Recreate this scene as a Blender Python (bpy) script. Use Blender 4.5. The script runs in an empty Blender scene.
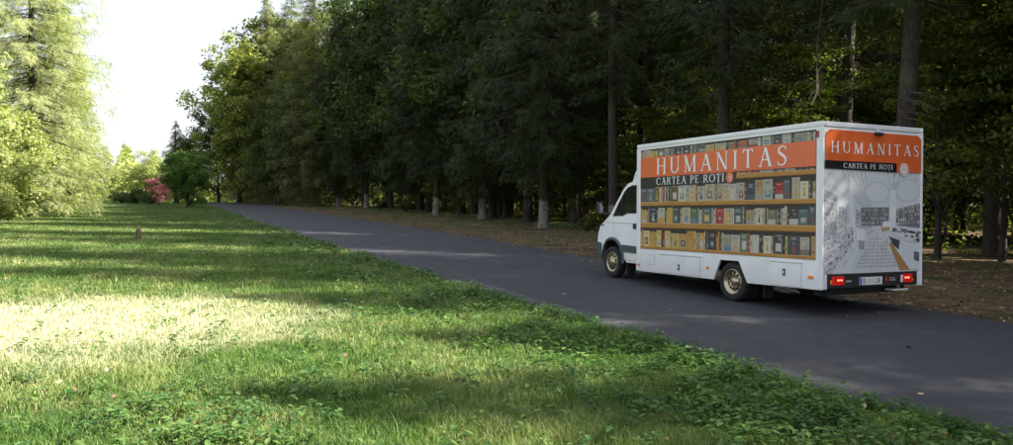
import bpy, bmesh, math, random
import numpy as np
from mathutils import Matrix, Vector
from mathutils.geometry import tessellate_polygon
R = math.radians
S = bpy.context.scene
COL = S.collection

# ------------------------------------------------------------------ camera
CAM_H = 1.897
YAW, PITCH, ROLL = R(25.8633), R(2.2834), R(-0.7902)
Cm = Matrix.Rotation(-YAW, 3, 'Z') @ Matrix.Rotation(-PITCH, 3, 'X') @ Matrix.Rotation(ROLL, 3, 'Y')
cam_d = bpy.data.cameras.new('camera'); cam = bpy.data.objects.new('camera', cam_d); COL.objects.link(cam)
rt, fw, up = Cm.col[0], Cm.col[1], Cm.col[2]
m4 = Matrix((( rt[0], up[0], -fw[0], 0), (rt[1], up[1], -fw[1], 0), (rt[2], up[2], -fw[2], CAM_H), (0, 0, 0, 1)))
cam.matrix_world = m4
cam_d.sensor_width = 36; cam_d.lens = 28.53; cam_d.clip_start = .1; cam_d.clip_end = 3000
S.camera = cam

# ------------------------------------------------------------------ sky, sun, exposure
SUN_EL, SUN_A = R(40), R(30)        # the sun stands over the forest, right and a little behind the camera
SUN_V = Vector((math.cos(SUN_EL)*math.cos(SUN_A), -math.cos(SUN_EL)*math.sin(SUN_A), math.sin(SUN_EL)))
W = bpy.data.worlds.new('World'); S.world = W; W.use_nodes = True
nt = W.node_tree; nt.nodes.clear()
sky = nt.nodes.new('ShaderNodeTexSky'); sky.sky_type = 'NISHITA'; sky.sun_disc = False
sky.sun_elevation = SUN_EL; sky.sun_rotation = math.atan2(SUN_V.x, SUN_V.y)
sky.air_density = 1.0; sky.dust_density = 3.0; sky.ozone_density = 1.0
# thin bright summer haze over the sky
mixw = nt.nodes.new('ShaderNodeMix'); mixw.data_type = 'RGBA'; mixw.inputs[0].default_value = .5
nt.links.new(sky.outputs[0], mixw.inputs[6]); mixw.inputs[7].default_value = (7.6, 7.8, 8.2, 1)
bg = nt.nodes.new('ShaderNodeBackground'); bg.inputs[1].default_value = .05
nt.links.new(mixw.outputs[2], bg.inputs[0])
ow = nt.nodes.new('ShaderNodeOutputWorld'); nt.links.new(bg.outputs[0], ow.inputs[0])
sl = bpy.data.lights.new('sun', 'SUN'); sl.energy = 5.0; sl.angle = R(.55); sl.color = (1, .93, .80)
so = bpy.data.objects.new('sun', sl); COL.objects.link(so); so.location = (20, -10, 60)
so.rotation_euler = SUN_V.to_track_quat('Z', 'Y').to_euler()
S.view_settings.view_transform = 'Standard'; S.view_settings.look = 'None'
S.view_settings.exposure = 2.1; S.view_settings.gamma = 1
S.view_settings.use_curve_mapping = False
S.render.engine = 'CYCLES'
S.cycles.max_bounces = 6; S.cycles.transparent_max_bounces = 8; S.cycles.diffuse_bounces = 3

# ------------------------------------------------------------------ material helpers
def newmat(name):
    m = bpy.data.materials.new(name); m.use_nodes = True
    n = m.node_tree; b = n.nodes['Principled BSDF']
    return m, n, b
def plain(name, col, rough=.5, metal=0, spec=.5, emit=None, es=0, coat=0, var=0, vs=6):
    m, n, b = newmat(name)
    b.inputs['Base Color'].default_value = (*col, 1); b.inputs['Roughness'].default_value = rough
    b.inputs['Metallic'].default_value = metal; b.inputs['Specular IOR Level'].default_value = spec
    b.inputs['Coat Weight'].default_value = coat
    if emit: b.inputs['Emission Color'].default_value = (*emit, 1); b.inputs['Emission Strength'].default_value = es
    if var:
        c = mixnoise(n, vs, tuple(x*(1-var) for x in col), col, .3, .7)
        n.links.new(c, b.inputs['Base Color'])
    return m
def noise(n, scale, detail=4, rough=.55, vec=None, dim='3D'):
    t = n.nodes.new('ShaderNodeTexNoise'); t.inputs['Scale'].default_value = scale
    t.inputs['Detail'].default_value = detail; t.inputs['Roughness'].default_value = rough
    if vec is None:
        g = n.nodes.new('ShaderNodeNewGeometry'); vec = g.outputs['Position']
    n.links.new(vec, t.inputs['Vector']); return t.outputs['Fac']
def ramp(n, fac, stops):
    r = n.nodes.new('ShaderNodeValToRGB'); e = r.color_ramp.elements
    while len(e) < len(stops): e.new(.5)
    for k, (p, c) in enumerate(stops):
        e[k].position = p; e[k].color = (*c, 1) if len(c) == 3 else c
    n.links.new(fac, r.inputs[0]); return r.outputs[0]
def mixnoise(n, scale, a, b_, lo=.35, hi=.65, **k):
    return ramp(n, noise(n, scale, **k), [(lo, a), (hi, b_)])
def mixc(n, fac, a, b_, mode='MIX'):
    x = n.nodes.new('ShaderNodeMix'); x.data_type = 'RGBA'; x.blend_type = mode
    for s, v in ((0, fac), (6, a), (7, b_)):
        if isinstance(v, (int, float)): x.inputs[s].default_value = v
        elif isinstance(v, tuple): x.inputs[s].default_value = (*v, 1)
        else: n.links.new(v, x.inputs[s])
    return x.outputs[2]
def mathn(n, op, a, b_=0, c=0):
    x = n.nodes.new('ShaderNodeMath'); x.operation = op
    for s, v in enumerate((a, b_, c)):
        if isinstance(v, (int, float)): x.inputs[s].default_value = v
        else: n.links.new(v, x.inputs[s])
    return x.outputs[0]
def maprange(n, v, a, b_, c=0, d=1):
    x = n.nodes.new('ShaderNodeMapRange'); n.links.new(v, x.inputs[0])
    for k, q in enumerate((a, b_, c, d)): x.inputs[k+1].default_value = q
    return x.outputs[0]
def bump(n, b, h, strength=.5, dist=.02):
    x = n.nodes.new('ShaderNodeBump'); x.inputs['Strength'].default_value = strength; x.inputs['Distance'].default_value = dist
    n.links.new(h, x.inputs['Height']); n.links.new(x.outputs[0], b.inputs['Normal'])
def attr(n, name):
    a = n.nodes.new('ShaderNodeAttribute'); a.attribute_name = name; return a
def leafmat(name, dark, mid, light, trans=.35, tcol=None, scale=.9, rough=.55):
    """foliage: per-leaf random hue plus slow variation through the crown, with light passing through the leaf"""
    m, n, b = newmat(name)
    r = attr(n, 'rnd').outputs['Fac']
    tc = n.nodes.new('ShaderNodeTexCoord')
    oi = n.nodes.new('ShaderNodeObjectInfo')
    f = mathn(n, 'MULTIPLY_ADD', noise(n, scale, 2, .5), .55, mathn(n, 'MULTIPLY', r, .5))
    f = mathn(n, 'MULTIPLY_ADD', oi.outputs['Random'], .12, mathn(n, 'SUBTRACT', f, .06))
    c = ramp(n, f, [(.25, dark), (.5, mid), (.8, light)])
    n.links.new(c, b.inputs['Base Color']); b.inputs['Roughness'].default_value = rough
    b.inputs['Specular IOR Level'].default_value = .3
    t = n.nodes.new('ShaderNodeBsdfTranslucent')
    tt = mixc(n, 1.0, c, tcol or (1.5, 1.7, .8), 'MULTIPLY'); n.links.new(tt, t.inputs[0])
    mx = n.nodes.new('ShaderNodeMixShader'); mx.inputs[0].default_value = trans
    n.links.new(b.outputs[0], mx.inputs[1]); n.links.new(t.outputs[0], mx.inputs[2])
    n.links.new(mx.outputs[0], n.nodes['Material Output'].inputs[0])
    return m

MAT = {}
def sunpatch_mask(n):
    'sunlit patch painted as pale colour on the lawn, ragged edge'
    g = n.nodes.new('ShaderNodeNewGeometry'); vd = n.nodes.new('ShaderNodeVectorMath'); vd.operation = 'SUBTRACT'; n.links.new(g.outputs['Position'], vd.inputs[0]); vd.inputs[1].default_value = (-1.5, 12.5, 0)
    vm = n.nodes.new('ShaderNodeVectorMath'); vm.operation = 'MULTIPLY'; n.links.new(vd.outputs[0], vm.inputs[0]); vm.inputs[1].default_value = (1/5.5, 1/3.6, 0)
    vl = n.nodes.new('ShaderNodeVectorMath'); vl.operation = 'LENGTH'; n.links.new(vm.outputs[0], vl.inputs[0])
    sunpatch = maprange(n, mathn(n, 'MULTIPLY_ADD', noise(n, .9, 5), .7, vl.outputs['Value']), 1.30, .85, 0, .85)
    return sunpatch
# --- ground: mown grass soil on the left of the road, needle litter on the right
def ground_mat():
    m, n, b = newmat('ground')
    g = n.nodes.new('ShaderNodeNewGeometry'); sp = n.nodes.new('ShaderNodeSeparateXYZ'); n.links.new(g.outputs['Position'], sp.inputs[0])
    soil = mixc(n, mixnoise(n, .8, (0, 0, 0), (1, 1, 1), .42, .62), (.030, .060, .014), (.10, .125, .035))
    soil = mixc(n, mixnoise(n, 14, (0, 0, 0), (1, 1, 1), .45, .6), soil, (.055, .085, .02))
    soil = mixc(n, mixnoise(n, 1.7, (0, 0, 0), (.8, .8, .8), .60, .72, detail=6), soil, (.17, .13, .075))
    soil = mixc(n, mathn(n, 'MULTIPLY', sunpatch_mask(n), .9), soil, (.50, .46, .30))  # sunlit patch painted pale into the soil colour
    lit = mixc(n, mixnoise(n, 2.2, (0, 0, 0), (1, 1, 1), .38, .62, detail=7, rough=.7), (.085, .052, .030), (.24, .165, .105))
    lit = mixc(n, mixnoise(n, 30, (0, 0, 0), (.7, .7, .7), .45, .6, detail=5), lit, (.045, .03, .018))
    lit = mixc(n, mixnoise(n, .55, (0, 0, 0), (.85, .85, .85), .5, .64, detail=6), lit, (.035, .055, .016))
    xx = mathn(n, 'MULTIPLY_ADD', noise(n, .9, 5), 1.2, sp.outputs[0])
    fac = maprange(n, xx, 12.0, 12.6)
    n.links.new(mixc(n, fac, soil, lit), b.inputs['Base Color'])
    b.inputs['Roughness'].default_value = .95; b.inputs['Specular IOR Level'].default_value = .15
    bump(n, b, noise(n, 22, 6, .7), .9, .05)
    return m
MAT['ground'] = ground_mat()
def asphalt():
    m, n, b = newmat('asphalt')
    c = mixc(n, mixnoise(n, 90, (0, 0, 0), (1, 1, 1), .40, .66, detail=3, rough=.7), (.027, .028, .033), (.078, .080, .092))
    tc = n.nodes.new('ShaderNodeNewGeometry'); mp = n.nodes.new('ShaderNodeMapping'); mp.inputs['Scale'].default_value = (1.6, .12, 1)
    n.links.new(tc.outputs['Position'], mp.inputs[0])
    c = mixc(n, mixnoise(n, 1, (0, 0, 0), (.55, .55, .55), .4, .7, vec=mp.outputs[0]), c, (.056, .059, .074))
    c = mixc(n, mixnoise(n, .35, (0, 0, 0), (.4, .4, .4), .5, .7, detail=5), c, (.030, .030, .037))
    c = mixc(n, mixnoise(n, 6, (0, 0, 0), (.7, .7, .7), .69, .73, detail=6), c, (.055, .05, .042))
    n.links.new(c, b.inputs['Base Color'])
    n.links.new(maprange(n, noise(n, 3, 4), .3, .7, .62, .85), b.inputs['Roughness'])
    b.inputs['Specular IOR Level'].default_value = .3
    bump(n, b, noise(n, 75, 3, .7), .9, .012)
    return m
MAT['asphalt'] = asphalt()
def bark(name, white):
    m, n, b = newmat(name)
    tc = n.nodes.new('ShaderNodeTexCoord'); mp = n.nodes.new('ShaderNodeMapping'); mp.inputs['Scale'].default_value = (9, 9, 2.2)
    n.links.new(tc.outputs['Object'], mp.inputs[0])
    f = noise(n, 1.6, 6, .7, vec=mp.outputs[0])
    c = ramp(n, f, [(.3, (.014, .010, .008)), (.55, (.045, .033, .025)), (.75, (.09, .07, .055))])
    c = mixc(n, mixnoise(n, 1.3, (0, 0, 0), (.6, .6, .6), .55, .7), c, (.07, .08, .045))
    if white:
        sp = n.nodes.new('ShaderNodeSeparateXYZ'); n.links.new(tc.outputs['Object'], sp.inputs[0])
        z = mathn(n, 'MULTIPLY_ADD', noise(n, 7, 4, .6), .28, sp.outputs[2])
        fac = maprange(n, z, 1.56, 1.46)
        wear = mixnoise(n, 5, (0, 0, 0), (1, 1, 1), .36, .5, detail=6, rough=.7)
        fac = mathn(n, 'MULTIPLY', fac, mathn(n, 'MULTIPLY', wear, .85))
        c = mixc(n, fac, c, (.26, .25, .225))
    n.links.new(c, b.inputs['Base Color']); b.inputs['Roughness'].default_value = .9
    bump(n, b, f, 1, .04)
    return m
MAT['bark'] = bark('spruce_bark', False); MAT['bark_white'] = bark('whitewashed_bark', True)
MAT['twig'] = plain('dead_twig', (.075, .055, .04), .9)
MAT['deadwood'] = plain('pale_deadwood', (.38, .29, .20), .85, var=.5, vs=9)
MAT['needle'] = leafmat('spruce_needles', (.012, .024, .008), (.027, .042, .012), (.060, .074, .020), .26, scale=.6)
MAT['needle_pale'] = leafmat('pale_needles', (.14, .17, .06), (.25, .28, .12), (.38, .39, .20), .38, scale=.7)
MAT['needle_sunlit'] = leafmat('sunlit_needles', (.05, .07, .02), (.13, .155, .045), (.28, .27, .11), .36, scale=.5)  # paler copy of the spruce needles, sunlight painted into the colour
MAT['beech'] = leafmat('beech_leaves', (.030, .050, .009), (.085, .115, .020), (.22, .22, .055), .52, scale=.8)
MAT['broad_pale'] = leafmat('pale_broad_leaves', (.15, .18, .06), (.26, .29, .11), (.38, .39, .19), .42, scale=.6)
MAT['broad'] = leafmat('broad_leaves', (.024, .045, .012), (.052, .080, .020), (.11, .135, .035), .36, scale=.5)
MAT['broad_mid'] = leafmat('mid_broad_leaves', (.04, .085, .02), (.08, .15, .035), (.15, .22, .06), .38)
MAT['broad_lit'] = leafmat('sunlit_leaves', (.10, .14, .03), (.24, .26, .075), (.42, .40, .17), .45, scale=.35)  # lit copy of the broad leaves, sunlight painted as pale yellow
MAT['pink'] = leafmat('pink_red_leaves', (.35, .12, .14), (.60, .26, .30), (.75, .50, .52), .35, tcol=(1.4, .8, .8), scale=.9)
MAT['grass'] = leafmat('grass_blades', (.030, .080, .014), (.085, .165, .035), (.24, .28, .10), .38, tcol=(1.2, 1.5, .7), scale=1.1)
def straw_and_sunpatch(m):
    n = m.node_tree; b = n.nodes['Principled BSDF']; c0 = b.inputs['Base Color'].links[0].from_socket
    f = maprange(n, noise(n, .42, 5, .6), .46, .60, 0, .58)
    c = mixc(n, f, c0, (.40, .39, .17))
    sunpatch = sunpatch_mask(n)
    c = mixc(n, sunpatch, c, (.66, .61, .42)); n.links.new(c, b.inputs['Base Color'])  # sunlit patch painted pale over the blades
straw_and_sunpatch(MAT['grass'])
MAT['weed'] = leafmat('weed_leaves', (.026, .070, .018), (.060, .130, .030), (.125, .20, .055), .32, scale=1.2, rough=.45)
MAT['stump'] = plain('weathered_wood', (.12, .09, .06), .85, var=.6, vs=20)
def litter_mat():
    m, n, b = newmat('fallen_leaves')
    c = ramp(n, attr(n, 'rnd').outputs['Fac'], [(0, (.06, .035, .02)), (.4, (.16, .095, .05)), (.75, (.28, .19, .10)), (1, (.36, .30, .18))])
    n.links.new(c, b.inputs['Base Color']); b.inputs['Roughness'].default_value = .8
    return m
MAT['litter'] = litter_mat()
# --- vehicle
def paint(name, col, dirt=True):
    m, n, b = newmat(name)
    c = col
    if dirt:
        tc = n.nodes.new('ShaderNodeNewGeometry'); sp = n.nodes.new('ShaderNodeSeparateXYZ'); n.links.new(tc.outputs['Position'], sp.inputs[0])
        low = maprange(n, mathn(n, 'MULTIPLY_ADD', noise(n, 4, 5), .5, sp.outputs[2]), 1.05, .55)
        c = mixc(n, mathn(n, 'MULTIPLY', low, .45), col, (.42, .39, .34))
        c = mixc(n, mixnoise(n, 2.5, (0, 0, 0), (.16, .16, .16), .45, .7, detail=6), c, (.5, .5, .48))
        n.links.new(c, b.inputs['Base Color'])
    else: b.inputs['Base Color'].default_value = (*col, 1)
    b.inputs['Roughness'].default_value = .32; b.inputs['Coat Weight'].default_value = .25; b.inputs['Coat Roughness'].default_value = .12
    return m
MAT['white'] = paint('white_paint', (.82, .83, .85))
MAT['trim'] = plain('light_aluminium_trim', (.76, .77, .79), .4, var=.08, vs=3)
MAT['orange'] = plain('orange_vinyl', (.72, .135, .035), .35, coat=.2, var=.12, vs=1.5)
MAT['black_vinyl'] = plain('black_vinyl', (.012, .012, .014), .35, coat=.2)
MAT['letter'] = plain('white_lettering', (.80, .80, .80), .4)
MAT['ink'] = plain('dark_print', (.05, .05, .06), .4)
MAT['plastic'] = plain('black_plastic', (.022, .024, .026), .55, var=.4, vs=12)
MAT['grey_plastic'] = plain('grey_green_moulding', (.055, .075, .075), .5)
MAT['rubber'] = plain('tyre_rubber', (.018, .018, .019), .85, var=.4, vs=25)
MAT['rim'] = plain('polished_steel_rim', (.44, .38, .27), .30, metal=.9)
MAT['dark'] = plain('underbody_steel', (.02, .02, .02), .8)
MAT['red_lamp'] = plain('red_lamp_lens', (.45, .01, .012), .2, coat=.5, emit=(1, .03, .03), es=.04)
MAT['red_dim'] = plain('unlit_red_lens', (.30, .01, .03), .25)
MAT['red_core'] = plain('lit_brake_bulb', (.8, .1, .05), .3, emit=(1, .16, .08), es=1.0)
MAT['amber'] = plain('amber_lens', (.80, .22, .02), .25, emit=(1, .3, .02), es=.0)
MAT['clear'] = plain('clear_lens', (.75, .75, .75), .15)
MAT['plate'] = plain('plate_white', (.75, .76, .76), .4)
MAT['blue'] = plain('plate_blue', (.03, .09, .40), .4)
MAT['seat'] = plain('grey_seat_cloth', (.22, .23, .25), .9)
MAT['mirror'] = plain('mirror_glass', (.20, .21, .23), .05, metal=1)
MAT['gap'] = plain('shut_line', (.32, .33, .35), .8)
def glass():
    m, n, b = newmat('tinted_glass')
    b.inputs['Base Color'].default_value = (.02, .025, .028, 1); b.inputs['Roughness'].default_value = .05
    t = n.nodes.new('ShaderNodeBsdfTransparent'); t.inputs[0].default_value = (.55, .6, .6, 1)
    mx = n.nodes.new('ShaderNodeMixShader'); mx.inputs[0].default_value = .5
    n.links.new(t.outputs[0], mx.inputs[1]); n.links.new(b.outputs[0], mx.inputs[2])
    n.links.new(mx.outputs[0], n.nodes['Material Output'].inputs[0]); return m
MAT['glass'] = glass()
def printed(name):
    m, n, b = newmat(name)
    n.links.new(attr(n, 'Col').outputs['Color'], b.inputs['Base Color'])
    b.inputs['Roughness'].default_value = .42; b.inputs['Specular IOR Level'].default_value = .25
    return m
MAT['print'] = printed('printed_vinyl')

# ------------------------------------------------------------------ object helpers
def link(o, parent=None):
    COL.objects.link(o)
    if parent: o.parent = parent
    return o
def tag(o, label, cat=None, group=None, kind=None):
    if label: o['label'] = label
    if cat: o['category'] = cat
    if group: o['group'] = group
    if kind: o['kind'] = kind
    return o
def empty(name, loc, rz=0, sc=1):
    o = bpy.data.objects.new(name, None); o.location = loc; o.rotation_euler = (0, 0, rz); o.scale = (sc, sc, sc)
    o.empty_display_size = .2
    return link(o)
def np_mesh(name, V, F, mat, rnd=None, smooth=False):
    """V (n,3) array, F (m,k) index array"""
    me = bpy.data.meshes.new(name); V = np.asarray(V, np.float32); F = np.asarray(F, np.int32)
    me.vertices.add(len(V)); me.vertices.foreach_set('co', V.ravel())
    me.loops.add(F.size); me.loops.foreach_set('vertex_index', F.ravel())
    me.polygons.add(len(F)); me.polygons.foreach_set('loop_start', np.arange(0, F.size, F.shape[1], dtype=np.int32))
    if rnd is not None:
        a = me.attributes.new('rnd', 'FLOAT', 'POINT'); a.data.foreach_set('value', np.asarray(rnd, np.float32))
    me.update(calc_edges=True)
    if mat: me.materials.append(mat)
    if smooth: me.polygons.foreach_set('use_smooth', np.ones(len(F), bool))
    return me
def leaves_mesh(name, P, U, Vv, mat, rng, bend=0):
    """diamond leaf at each P: half-length vector U, half-width vector Vv"""
    n = len(P)
    V = np.stack([P-U, P+Vv, P+U, P-Vv], 1).reshape(-1, 3)
    F = np.arange(4*n).reshape(n, 4)
    return np_mesh(name, V, F, mat, np.repeat(rng.random(n), 4))
class MB:
    """collects shapes in one mesh, with a material per face"""
    def __init__(s): s.v = []; s.f = []; s.m = []; s.mats = []; s.sm = []
    def mi(s, m):
        if m not in s.mats: s.mats.append(m)
        return s.mats.index(m)
    def add(s, V, F, m, smooth=False):
        k = len(s.v); s.v += [tuple(v) for v in V]; i = s.mi(m)
        for f in F: s.f.append(tuple(k+a for a in f)); s.m.append(i); s.sm.append(smooth)
    def box(s, a, b, m, X=lambda p: p):
        x0, y0, z0 = a; x1, y1, z1 = b
        V = [X(p) for p in ((x0,y0,z0),(x1,y0,z0),(x1,y1,z0),(x0,y1,z0),(x0,y0,z1),(x1,y0,z1),(x1,y1,z1),(x0,y1,z1))]
        s.add(V, [(0,3,2,1),(4,5,6,7),(0,1,5,4),(1,2,6,5),(2,3,7,6),(3,0,4,7)], m)
    def bbox(s, a, b, m, r=.01, X=lambda p: p):
        """box with bevelled edges"""
        bm = bmesh.new(); bmesh.ops.create_cube(bm, size=1)
        c = [(a[i]+b[i])/2 for i in range(3)]; d = [abs(b[i]-a[i]) for i in range(3)]
        for v in bm.verts: v.co = Vector([c[i]+v.co[i]*d[i] for i in range(3)])
        bmesh.ops.bevel(bm, geom=bm.edges[:], offset=min(r, min(d)*.45), segments=2, affect='EDGES', profile=.6)
        bm.verts.index_update()
        s.add([X(tuple(v.co)) for v in bm.verts], [[v.index for v in f.verts] for f in bm.faces], m); bm.free()
    def prism(s, poly, d, m, smooth=False):
        """poly: list of 3D points (planar), extruded by vector d"""
        n = len(poly); P = [Vector(p) for p in poly]; D = Vector(d); Q = [p+D for p in P]
        s.add(P+Q, [tuple(range(n))[::-1], tuple(range(n, 2*n))]+[(i, (i+1) % n, n+(i+1) % n, n+i) for i in range(n)], m, smooth)
    def tube(s, pts, rad, m, seg=8, smooth=True, cap=True):
        pts = [Vector(p) for p in pts]; n = len(pts)
        rad = rad if isinstance(rad, (list, tuple)) else [rad]*n
        V = []; prev = None
        for i, p in enumerate(pts):
            t = (pts[min(i+1, n-1)]-pts[max(i-1, 0)]).normalized()
            if prev is None: prev = t.orthogonal().normalized()
            prev = (prev-t*prev.dot(t)).normalized(); bn = t.cross(prev)
            for k in range(seg):
                a = 2*math.pi*k/seg; V.append(p+(prev*math.cos(a)+bn*math.sin(a))*rad[i])
        F = [(i*seg+k, i*seg+(k+1) % seg, (i+1)*seg+(k+1) % seg, (i+1)*seg+k) for i in range(n-1) for k in range(seg)]
        s.add(V, F, m, smooth)
        if cap:
            s.add(V[:seg], [tuple(range(seg))[::-1]], m); s.add(V[-seg:], [tuple(range(seg))], m)
    def lathe(s, prof, o, m, seg=40, smooth=True, ax=0):
        """prof: (offset along x, radius); axis along +x through o"""
        V = []
        for (a, r) in prof:
            for k in range(seg):
                t = 2*math.pi*k/seg; V.append((o[0]+a, o[1]+r*math.cos(t), o[2]+r*math.sin(t)))
        F = [(i*seg+k, i*seg+(k+1) % seg, (i+1)*seg+(k+1) % seg, (i+1)*seg+k) for i in range(len(prof)-1) for k in range(seg)]
        s.add(V, F, m, smooth)
    def build(s, name, parent=None, off=None):
        me = bpy.data.meshes.new(name)
        V = s.v if off is None else [(v[0]-off[0], v[1]-off[1], v[2]-off[2]) for v in s.v]
        me.from_pydata(V, [], s.f)
        for m in s.mats: me.materials.append(m)
        me.polygons.foreach_set('material_index', s.m); me.polygons.foreach_set('use_smooth', s.sm)
        me.update()
        return link(bpy.data.objects.new(name, me), parent)

# ------------------------------------------------------------------ ground and road
def gz(x, y):
    z = -.035
    if y > 100: z -= .045*(y-100)*min(1, (y-100)/20)
    return z
GL = [(-120, 6.3), (13, 6.29), (17.7, 6.36), (24.5, 6.5), (33, 6.72), (41, 6.9), (51, 7.28), (70, 8.0), (97, 9.0), (130, 11.5), (170, 16)]
GR = [(-120, 12.2), (9, 12.2), (20, 12.35), (28, 12.85), (43, 13.4), (69, 13.9), (97, 13.6), (130, 16), (170, 20.5)]
def interp(T, y): return float(np.interp(y, [a for a, _ in T], [b for _, b in T]))
def left_edge(y): return interp(GL, y)
def right_edge(y): return interp(GR, y)
xs = np.concatenate([np.linspace(-600, -40, 15), np.linspace(-36, 40, 39), np.linspace(46, 600, 16)])
ys = np.concatenate([np.linspace(-300, -20, 15), np.linspace(-16, 140, 79), np.linspace(150, 900, 26)])
V = [(x, y, gz(x, y)) for y in ys for x in xs]
nx = len(xs); F = [(j*nx+i, j*nx+i+1, (j+1)*nx+i+1, (j+1)*nx+i) for j in range(len(ys)-1) for i in range(nx-1)]
g = link(bpy.data.objects.new('ground', np_mesh('ground', V, F, MAT['ground'], smooth=True))); tag(g, None, kind='structure')
rr = random.Random(4)
V = []; F = []; yy = list(np.arange(-60, 50, .25))+list(np.arange(50, 170, 2.))
for y in yy:
    jl = .05*math.sin(y*1.7)+.035*math.sin(y*4.3+1)+rr.uniform(-.025, .025)
    jr = .06*math.sin(y*1.3+2)+rr.uniform(-.04, .04)
    l, r = left_edge(y)+jl, right_edge(y)+jr; z = gz(0, y)+.035
    V += [(l-.05, y, z-.04), (l, y, z-.004), (l+.06, y, z)]+[(l+.06+(r-l-.12)*k/6, y, z+.025*math.sin(math.pi*k/6)*0) for k in range(1, 6)]+[(r-.06, y, z), (r, y, z-.004), (r+.05, y, z-.04)]
nc = 11
F = [(j*nc+i, j*nc+i+1, (j+1)*nc+i+1, (j+1)*nc+i) for j in range(len(yy)-1) for i in range(nc-1)]
rd = link(bpy.data.objects.new('road', np_mesh('road', V, F, MAT['asphalt'], smooth=True))); tag(rd, None, kind='structure')

# ------------------------------------------------------------------ trees
def norm(a): return a/np.maximum(np.linalg.norm(a, axis=-1, keepdims=True), 1e-9)
def spruce_meshes(seed, H=27, base=2.5, maxlen=3.6, per=1.0, needle='needle', dens=1.0, nl=1.0):
    rng = np.random.default_rng(seed); rn = random.Random(seed)
    wood = MB(); P = []; U = []; Wd = []
    z = base
    while z < H-.3:
        f = (H-z)/(H-base); L0 = maxlen*min(1, 1.45*f**.8)
        if z < base+3: L0 *= .65+.35*(z-base)/3
        nb = rn.choice([5, 6, 6, 7])
        a0 = rn.uniform(0, 6.28)
        for k in range(nb):
            if rn.random() < .10: continue
            a = a0+6.283*k/nb+rn.uniform(-.35, .35); L = L0*rn.uniform(.6, 1.15)
            zz = z+rn.uniform(-.2, .2)
            out = np.array([math.cos(a), math.sin(a), 0]); sd = np.array([-math.sin(a), math.cos(a), 0])
            dr = rn.uniform(.28, .5)*(.5+.6*f)
            def C(t): return out*(L*t)[..., None]+np.array([0, 0, 1.])*(zz+L*(-dr*t**1.25+.16*t**3))[..., None]
            if z < base+9 or k % 2 == 0:
                ts = np.linspace(0, 1, 4); pp = C(ts); wood.tube([tuple(q) for q in pp], [.035*L/3+.008, .02*L/3+.005, .012, .004], MAT['twig'], 3, False, False)
            n = max(5, int(27*L*dens*per))
            t = rng.uniform(.12, 1, n)**.75
            wdt = (.09+.30*L*(1-t)*np.minimum(1, 2.5*t))
            lat = rng.uniform(-1, 1, n)
            hang = rng.random(n)**1.6*(.14+.12*L)
            p = C(t)+sd*(lat*wdt)[:, None]; p[:, 2] -= hang
            tw = out*.6+sd*(lat*1.0)[:, None]+rng.normal(0, .25, (n, 3)); tw[:, 2] -= .50+hang*1.3
            tw = norm(tw); tl = rng.uniform(.16, .34, n)*nl
            side = norm(np.cross(tw, rng.normal(0, .5, (n, 3))+np.array([0, 0, 1.])+out*.8))
            for j in range(7):
                sg = (-1)**j; q_ = j/6
                c = p+tw*(tl*(q_-.3))[:, None]
                dj = norm(tw*(.75+.8*q_)+side*(sg*(1-q_*.8))+rng.normal(0, .12, (n, 3)))
                l2 = tl*(.30-.12*q_)*rng.uniform(.8, 1.2, n)
                w = norm(np.cross(dj, np.cross(tw, side)+rng.normal(0, .25, (n, 3))))
                P.append(c+dj*l2[:, None]*.9); U.append(dj*l2[:, None]); Wd.append(w*(l2*.20)[:, None])
        z += rn.uniform(.24, .38)*(1 if z < H*.7 else .85)
    # leader
    P, U, Wd = np.concatenate(P), np.concatenate(U), np.concatenate(Wd)
    crown = leaves_mesh('crown', P, U, Wd, MAT[needle], rng)
    # join the branch wood into the crown mesh through a second material slot
    if wood.v:
        v0 = len(crown.vertices); nv = np.array([tuple(q) for q in wood.v], np.float32); nf = np.array(wood.f, np.int32)
        co = np.empty(v0*3, np.float32); crown.vertices.foreach_get('co', co)
        Vall = np.concatenate([co.reshape(-1, 3), nv]); Fall = np.concatenate([np.arange(v0).reshape(-1, 4), nf+v0])
        rn_ = np.concatenate([np.repeat(rng.random(v0//4), 4), np.full(len(nv), .5)])
        c2 = np_mesh('crown', Vall, Fall, MAT[needle], rn_); c2.materials.append(MAT['twig'])
        mi = np.zeros(len(Fall), np.int32); mi[v0//4:] = 1; c2.polygons.foreach_set('material_index', mi)
        crown = c2
    # trunk with root flare and dead twigs low down
    tr = MB(); pts = []; rad = []
    bx, by = rn.uniform(-.25, .25), rn.uniform(-.25, .25)
    for k in range(15):
        q = [0, .12, .3, .6, 1.2, 2.2, 3.5, 5.5, 8, 11, 14, 17, 20, 23, 26.5][k]*H/27
        pts.append((bx*math.sin(q*.12), by*math.sin(q*.15), q-.08)); rad.append(max(.02, (.25*(1-q/H)**.8)+.10*math.exp(-q*3.2)))
    tr.tube(pts, rad, MAT['bark'], 14)
    for k in range(46):
        zt = rn.uniform(1.6, 8.5); a = rn.uniform(0, 6.28); L = rn.uniform(.3, 1.35)
        p0 = Vector((math.cos(a)*.17, math.sin(a)*.17, zt)); p1 = p0+Vector((math.cos(a)*L*.6, math.sin(a)*L*.6, -.1*L)); p2 = p0+Vector((math.cos(a+.15)*L, math.sin(a+.15)*L, -.32*L))
        tr.tube([p0, p1, p2], [.014, .008, .003], MAT['twig'], 3, False, False)
        for q in range(3):
            t = rn.uniform(.3, .9); b0 = p0.lerp(p2, t); sgn = rn.choice((-1, 1)); l2 = L*.35*(1.1-t)
            b1 = b0+Vector((math.cos(a+sgn*.9)*l2, math.sin(a+sgn*.9)*l2, -.15*l2))
            tr.tube([b0, b1], [.006, .002], MAT['twig'], 3, False, False)
    o = tr.build('trunk'); tm = o.data; bpy.data.objects.remove(o)
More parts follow.
